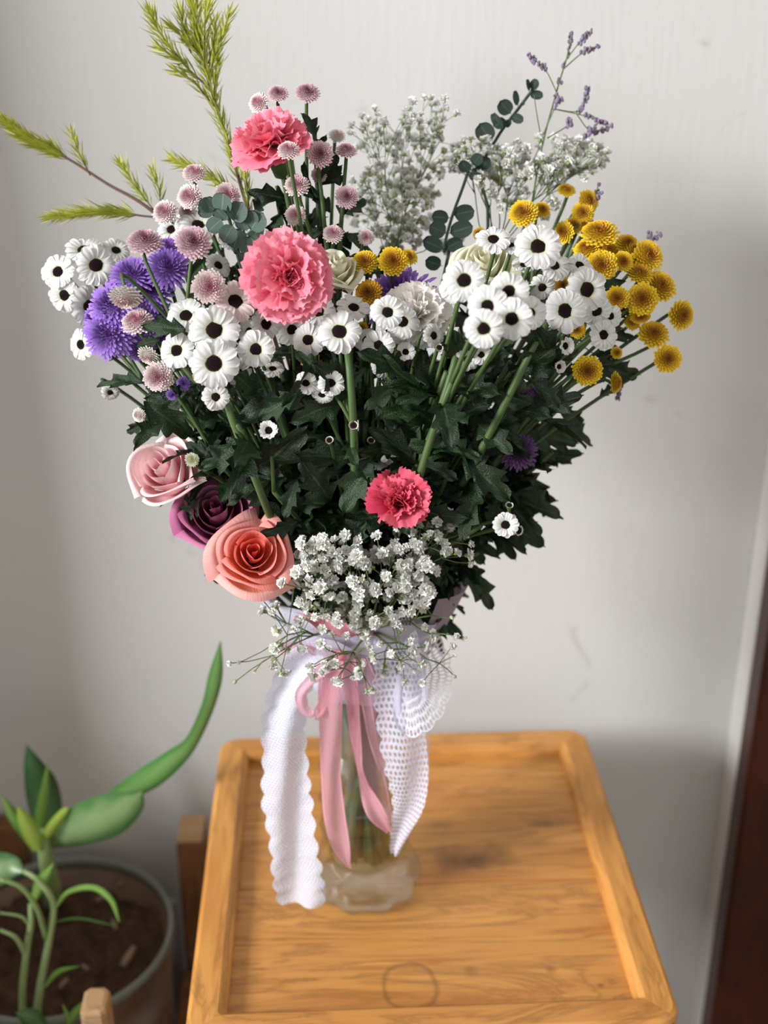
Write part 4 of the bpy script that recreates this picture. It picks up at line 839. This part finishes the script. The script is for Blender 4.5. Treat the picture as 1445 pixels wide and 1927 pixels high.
def ribbon(name, parent, pts, mtl, n=60, nv=8, scal=0, ripple=.0015, side=0, curl=0.0):
    """pts: (px,py,Y,width_px,twist)"""
    c = spline([P(*q[:3]) for q in pts], n); g = G()
    wl = [Vector((q[3], q[4], 0)) for q in pts]; ws = spline(wl, n)
    def fn(u, v):
        i = min(n, int(round(u*n))); p = c[i]; w = max(2, ws[i].x)*ppm(p); tw = ws[i].y; s = (v-.5)
        t = (c[min(n, i+1)]-c[max(0, i-1)]).normalized(); base = RT-t*RT.dot(t); base = base.normalized() if base.length > .05 else UP; nn = t.cross(base)
        d = base*math.cos(tw)+nn*math.sin(tw); m = nn*math.cos(tw)-base*math.sin(tw)
        if scal and (side == 0 or (s < 0) == (side < 0)): w *= 1+.20*abs(math.sin(u*scal*PI))*min(1, abs(s)*3)
        return p+d*w*s+m*(ripple*math.sin(v*7+u*9)+curl*s*s*w)
    g.grid(fn, n, nv); return put(name, g.mesh(name, mtl), parent, Matrix())
lr = thing('lace_ribbon', P(600, 1220, .81), 'white lace ribbon tied round the vase with long hanging tails', 'ribbon')
ribbon('lace_tail', lr, [(640, 1222, .812, 60, .3), (585, 1240, .81, 70, .2), (548, 1290, .81, 66, 0), (533, 1360, .81, 72, 0), (535, 1440, .81, 76, .1), (540, 1510, .805, 84, 0), (552, 1580, .80, 80, .1), (562, 1650, .795, 84, .1), (568, 1704, .79, 78, .25)], M_lace, 110, 14, 15, .0042)
ribbon('lace_tail', lr, [(742, 1150, .80, 66, 0), (750, 1220, .80, 80, 0), (752, 1290, .80, 86, 0), (757, 1370, .80, 84, .1), (768, 1450, .80, 76, 0), (770, 1510, .80, 58, .2), (755, 1560, .80, 34, .3), (742, 1608, .80, 14, .3)], M_lace2, 110, 10, 13, .002, -1)
# crochet scalloped fan
def fan(u, v):
    a = lerp(1.25, -1.55, v); rr = .0105+(.0270+.0022*abs(math.sin(v*PI*8)))*u; p = P(762, 1275, .805)
    return p+RT*rr*math.cos(a)*.92+UP*rr*math.sin(a)*1.15-FW*(.004*math.sin(v*9)*u)
g = G(); g.grid(fan, 12, 64); put('crochet_edge', g.mesh('crochet_edge', M_croch), lr, Matrix())
ribbon('lace_loop', lr, [(690, 1225, .81, 40, .2), (600, 1185, .80, 46, 0), (520, 1150, .81, 34, 0), (502, 1120, .83, 30, .3)], M_tulle, 30, 8)
ribbon('lace_loop', lr, [(560, 1205, .80, 34, 0), (640, 1222, .797, 36, .1), (720, 1215, .80, 40, 0), (800, 1180, .81, 44, 0)], M_tulle, 30, 8)
ribbon('sheer_tail', lr, [(790, 1300, .815, 40, 0), (788, 1400, .815, 42, 0), (786, 1480, .812, 36, .2), (770, 1545, .81, 26, .4), (745, 1600, .805, 12, .3)], M_sheer, 60, 8)
ribbon('lace_loop', lr, [(775, 1240, .80, 30, 0), (790, 1310, .80, 34, .2), (770, 1365, .80, 34, .5), (752, 1340, .80, 26, .2), (760, 1270, .80, 26, 0)], M_tulle, 40, 8)
pr_ = thing('organza_ribbon', P(640, 1220, .80), 'sheer pink organza ribbon bow hanging down the front of the vase', 'ribbon')
ribbon('ribbon_tail', pr_, [(630, 1215, .80, 34, 0), (622, 1290, .80, 46, 0), (622, 1380, .80, 42, 0), (622, 1460, .80, 38, .1), (630, 1540, .80, 42, .1), (643, 1595, .80, 38, .4), (657, 1632, .80, 8, .6)], M_org, 80, 8)
ribbon('ribbon_tail', pr_, [(652, 1240, .80, 34, 0), (664, 1320, .81, 26, .3), (670, 1400, .81, 26, .8), (674, 1440, .81, 24, 1.1), (686, 1480, .81, 26, .6), (708, 1530, .80, 34, .1), (734, 1566, .80, 14, .2)], M_org, 80, 8)
ribbon('ribbon_tail', pr_, [(672, 1240, .805, 40, 0), (698, 1310, .805, 44, 0), (712, 1380, .81, 44, .1), (728, 1450, .81, 30, .3)], M_org2, 60, 8)
ribbon('ribbon_tail', pr_, [(675, 1290, .812, 40, 0), (690, 1420, .815, 50, .1), (712, 1500, .815, 40, .1), (735, 1550, .81, 10, .1)], M_org2, 60, 8)
ribbon('ribbon_loop', pr_, [(615, 1250, .80, 30, .4), (592, 1272, .80, 20, .2), (566, 1305, .80, 20, .1), (574, 1338, .80, 22, .1), (600, 1342, .80, 24, .1), (618, 1310, .805, 30, .4), (622, 1265, .805, 26, .4)], M_org, 60, 8)
ribbon('ribbon_loop', pr_, [(640, 1232, .80, 30, .2), (590, 1215, .80, 38, 0), (548, 1212, .81, 40, .0), (524, 1228, .82, 20, .3)], M_org, 40, 8)
ribbon('ribbon_loop', pr_, [(560, 1160, .80, 26, .2), (610, 1170, .785, 44, .2), (660, 1196, .785, 38, .1), (705, 1188, .80, 24, .2)], M_sat, 40, 8)
g = G(); g.ball(P(640, 1232, .80), .0055, 12, sq=.8); put('knot', g.mesh('knot', M_sat), pr_, Matrix())

# ------------------------------------------------------------------ potted plant, lower left
PC = P(108, 1752, 1.015); PR = .118
pot = thing('potted_plant', (PC.x, PC.y, -.09), 'leafy green houseplant in a brown pot with a grey-green rim on the floor', 'potted plant')
M_pot = mat('brown_glazed_pot', rough=.35, spec=.5, build=lambda n, L, b: (lambda t, q: (L.new(t.outputs['Object'], q.inputs['Vector']), L.new(mixc(n, L, ramp(n, L, q.outputs[0], [(.4, (0, 0, 0)), (.65, (1, 1, 1))]), (.10, .055, .035), (.19, .11, .065)), b.inputs['Base Color'])) and None)(N(n, 'TexCoord'), N(n, 'TexNoise', _Scale=12.0, _Detail=4.0)))
hz = PC.z+.09
g = G(); g.lathe([(0, 0), (PR*.74, 0), (PR*.78, .01), (PR*.92, hz*.6), (PR*.985, hz-.012), (PR*.93, hz-.014), (PR*.88, hz-.06), (0, hz-.06)], 48); put('pot_body', g.mesh('pot_body', M_pot), pot, WM[pot.name])
g = G(); g.lathe([(PR*.985, hz-.012), (PR*1.005, hz-.008), (PR*1.005, hz-.001), (PR*.99, hz+.001), (PR*.968, hz-.001), (PR*.955, hz-.014), (PR*.985, hz-.012)], 64); o = put('pot_rim', g.mesh('pot_rim', mat('grey_green_rim', (.22, .25, .22), .3)), pot, WM[pot.name]); o['label'] = 'grey-green glazed rim'
def soil(u, v):
    a = 2*PI*v; r = PR*.935*u; x, y = r*math.cos(a), r*math.sin(a); return (x, y, hz-.034+.012*noise.noise(Vector((x*30, y*30, 1)))+.010*noise.noise(Vector((x*90, y*90, 4)))+.006*noise.noise(Vector((x*220, y*220, 9))))
g = G(); g.grid(soil, 34, 90, closed=True)
M_soil = mat('dark_soil', rough=.95, spec=.1, build=lambda n, L, b: (lambda t, q: (L.new(t.outputs['Object'], q.inputs['Vector']), L.new(mixc(n, L, q.outputs[0], (.012, .007, .005), (.15, .09, .06)), b.inputs['Base Color'])) and None)(N(n, 'TexCoord'), N(n, 'TexNoise', _Scale=70.0, _Detail=6.0)))
put('soil', g.mesh('soil', M_soil), pot, WM[pot.name])
for (px, py, l, a) in ((242, 1800, .024, 1.2), (190, 1690, .012, .3), (215, 1740, .014, 2), (120, 1850, .012, 1), (160, 1820, .010, 2.5), (230, 1660, .012, .9)):
    c = P(px, py, 1.0); r = (c-CAM); c = CAM+r*((CAM.z-(PC.z-.022))/-r.z); g = G(); d = Vector((math.cos(a), math.sin(a), .15)); g.tube([c-d*l*.5, c, c+d*l*.5], [l*.16, l*.2, l*.13], 6); put('wood_chip', g.mesh('wood_chip', mat('pale_wood_chip', (.32, .22, .15), .8) if 'pale_wood_chip' not in D.materials else D.materials['pale_wood_chip']), pot, Matrix())
def pleaf(parent, pts, name='leaf', n=26, cols=((.045, .13, .03), (.16, .27, .09)), cup=.25, edge=.3, tone=1.0):
    """pts (px,py,Y,width_px,twist)"""
    c = spline([P(*q[:3]) for q in pts], n); ws = spline([Vector((q[3], q[4], 0)) for q in pts], n); g = G()
    def fn(u, v):
        i = min(n, int(round(u*n))); p = c[i]; w = max(.5, ws[i].x)*ppm(p); tw = ws[i].y; s = (v-.5)
        t = (c[min(n, i+1)]-c[max(0, i-1)]).normalized(); b = t.cross(FW); b = b.normalized() if b.length > .05 else RT; m = t.cross(b)
        return p+(b*math.cos(tw)+m*math.sin(tw))*w*s-(m*math.cos(tw)-b*math.sin(tw))*w*cup*(2*s)**2*.5
    g.grid(fn, n, 10, lambda u, v: tuple(tone*z for z in mix(cols[1], cols[0], (abs(v-.5)*2-.25)*1.6+.35*noise.noise(Vector((u*9, v*6, len(pts)*3.1))))))
    return put(name, g.mesh(name, M_pleaf), parent, Matrix())
DK = ((.03, .10, .02), (.10, .19, .06)); LT = ((.10, .24, .04), (.25, .42, .10)); YG = ((.25, .40, .05), (.38, .52, .10))
pleaf(pot, [(88, 1590, 1.0, 20, .2), (130, 1570, .99, 76, .3), (190, 1545, .97, 96, .3), (240, 1515, .96, 62, .3), (268, 1490, .95, 3, .3)], cols=((.05, .14, .04), (.20, .30, .13)))
pleaf(pot, [(150, 1535, 1.02, 14, .9), (215, 1505, 1.0, 36, .5), (275, 1470, .98, 50, .3), (325, 1432, .97, 42, .3), (362, 1395, .96, 27, .4), (392, 1330, .95, 26, .4), (406, 1270, .95, 26, .2), (415, 1207, .95, 2, .2)], cols=((.06, .20, .04), (.17, .33, .10)), n=40)
pleaf(pot, [(85, 1600, 1.02, 14, .3), (88, 1550, 1.03, 52, .2), (80, 1490, 1.04, 62, .3), (62, 1440, 1.04, 34, .2), (50, 1402, 1.04, 2, 0)], cols=((.03, .085, .03), (.06, .13, .05)))
pleaf(pot, [(78, 1590, 1.0, 12, .6), (78, 1540, 1.0, 26, .7), (85, 1490, 1.0, 20, .8), (90, 1437, 1.0, 2, .5)], cols=LT)
pleaf(pot, [(70, 1600, .99, 14, .4), (45, 1560, .99, 26, .5), (22, 1530, .99, 20, .4), (3, 1495, .99, 2, .3)], cols=LT)
pleaf(pot, [(72, 1600, .98, 20, .3), (62, 1575, .98, 32, .3), (45, 1540, .98, 24, .3), (34, 1518, .98, 3, .3)], cols=YG)
pleaf(pot, [(80, 1590, .99, 14, .5), (98, 1560, .985, 24, .6), (120, 1530, .985, 18, .5), (128, 1520, .985, 2, .4)], cols=YG)
def soilpt(px, py):
    r = P(px, py, 1.0)-CAM; return CAM+r*((CAM.z-(PC.z-.03))/-r.z)
g = G(); g.tube(spline([soilpt(100, 1700), P(95, 1660, .995), P(82, 1590, .99), P(80, 1560, 1.0)], 10), [.011, .010, .009, .009, .008, .008, .007, .007, .006, .005, .004], 10)
put('stalk', g.mesh('stalk', mat('pale_green_stalk', (.22, .34, .12), .5, build=leafy((.16, .26, .08), (.30, .40, .17), (.35, .45, .2)))), pot, Matrix())
# second plant with arching stems, in front (its own small pot is just below the frame)
QC = P(75, 2010, .86)
p2 = thing('potted_sprout', (QC.x, QC.y, -.09), 'pale arching stems of a small plant in front of the big brown pot', 'potted plant')
hz2 = QC.z+.09
g = G(); g.lathe([(0, 0), (.045, 0), (.062, hz2), (.056, hz2), (.05, hz2-.02), (0, hz2-.02)], 32); put('pot_body', g.mesh('pot_body', M_pot), p2, WM[p2.name])
M_st = D.materials['pale_green_stalk']
def stalk(pts, r0, r1):
    g = G(); c = spline([P(*q) for q in pts], 16); g.tube(c, [lerp(r0, r1, i/16) for i in range(17)], 8); put('stem', g.mesh('stem', M_st), p2, Matrix())
stalk([(62, 2010, .865), (72, 1880, .88), (92, 1770, .90), (100, 1700, .91), (70, 1655, .92), (35, 1635, .93)], .0042, .0022)
stalk([(50, 2010, .865), (42, 1880, .88), (50, 1790, .89), (58, 1740, .90), (58, 1700, .91)], .0038, .0026)
stalk([(88, 1770, .90), (70, 1710, .90), (40, 1670, .90), (0, 1655, .90)], .0026, .0020)
stalk([(50, 1800, .89), (30, 1765, .885), (0, 1750, .885)], .0026, .0016)
stalk([(58, 1745, .90), (40, 1725, .90), (0, 1718, .90)], .0018, .0012)
pleaf(p2, [(104, 1710, .90, 6, .8), (130, 1680, .90, 14, .6), (175, 1672, .90, 16, .4), (208, 1695, .90, 14, .3), (224, 1735, .905, 3, .2)], cols=LT)
pleaf(p2, [(104, 1735, .90, 5, .8), (150, 1730, .90, 13, .8), (215, 1742, .90, 3, .6)], cols=DK)
pleaf(p2, [(84, 1858, .88, 5, .4), (110, 1830, .88, 14, .5), (150, 1818, .88, 2, .6)], cols=LT)
pleaf(p2, [(42, 1640, .925, 8, .3), (20, 1632, .93, 44, .3), (-15, 1640, .93, 60, .3), (-60, 1680, .93, 3, .3)], cols=((.06, .16, .05), (.2, .32, .14)))
pleaf(p2, [(60, 1700, .91, 10, .3), (80, 1660, .92, 26, .4), (100, 1625, .92, 2, .3)], cols=LT)
pleaf(p2, [(125, 1935, .85, 6, .4), (145, 1905, .85, 20, .4), (178, 1873, .85, 2, .4)], cols=LT)
pleaf(p2, [(95, 1960, .85, 10, .2), (60, 1920, .85, 40, .2), (30, 1905, .85, 3, .2)], cols=DK)
pleaf(p2, [(130, 1935, .85, 6, .2), (128, 1915, .85, 10, .2), (118, 1890, .85, 2, .2)], cols=LT)

# ------------------------------------------------------------------ wooden pieces beside the stool
rk = thing('wooden_rack', (-.155, 1.10, -.09), 'dark wooden rack post standing between the brown pot and the stool', 'rack')
a = P(331, 1590, 1.09); b = P(383, 1590, 1.09)
g = G(); g.box((a.x, 1.09, -.09), (b.x, 1.135, a.z), .003); put('post', g.mesh('post', M_bwood, False), rk, Matrix())
g = G(); g.box((a.x+.0005, 1.0905, a.z), (b.x-.0005, 1.1345, a.z+.006), .002); put('end_cap', g.mesh('end_cap', M_bwood2, False), rk, Matrix())
g = G(); g.box((a.x-.004, 1.00, -.09), (b.x+.012, 1.085, .13), .003); put('rail', g.mesh('rail', M_bwood, False), rk, Matrix())
g = G(); a = P(312, 1700, 1.12); b = P(330, 1700, 1.12); g.box((a.x, 1.12, -.09), (b.x, 1.128, a.z), .001)
tag(put('paper_strip', g.mesh('paper_strip', mat('pale_paper', (.55, .48, .50), .7), False), None, Matrix()), 'pale narrow strip leaning between the brown pot and the rack post', 'strip')
g = G(); a = P(-40, 1560, 1.13); b = P(38, 1560, 1.13); g.box((a.x-.03, 1.13, -.09), (b.x, 1.155, a.z), .003)
tag(put('wooden_board', g.mesh('wooden_board', M_bwood, False), None, Matrix()), 'reddish brown board against the wall behind the houseplant', 'board')
a = P(150, 1898, .80); b = P(200, 1898, .80)
g = G(); g.box((a.x, .795, -.09), (b.x, .825, a.z), .004); tag(put('wooden_stake', g.mesh('wooden_stake', M_bwood2, False), None, Matrix()), 'pale wooden post with rounded top at the bottom left in front of the pot', 'post')
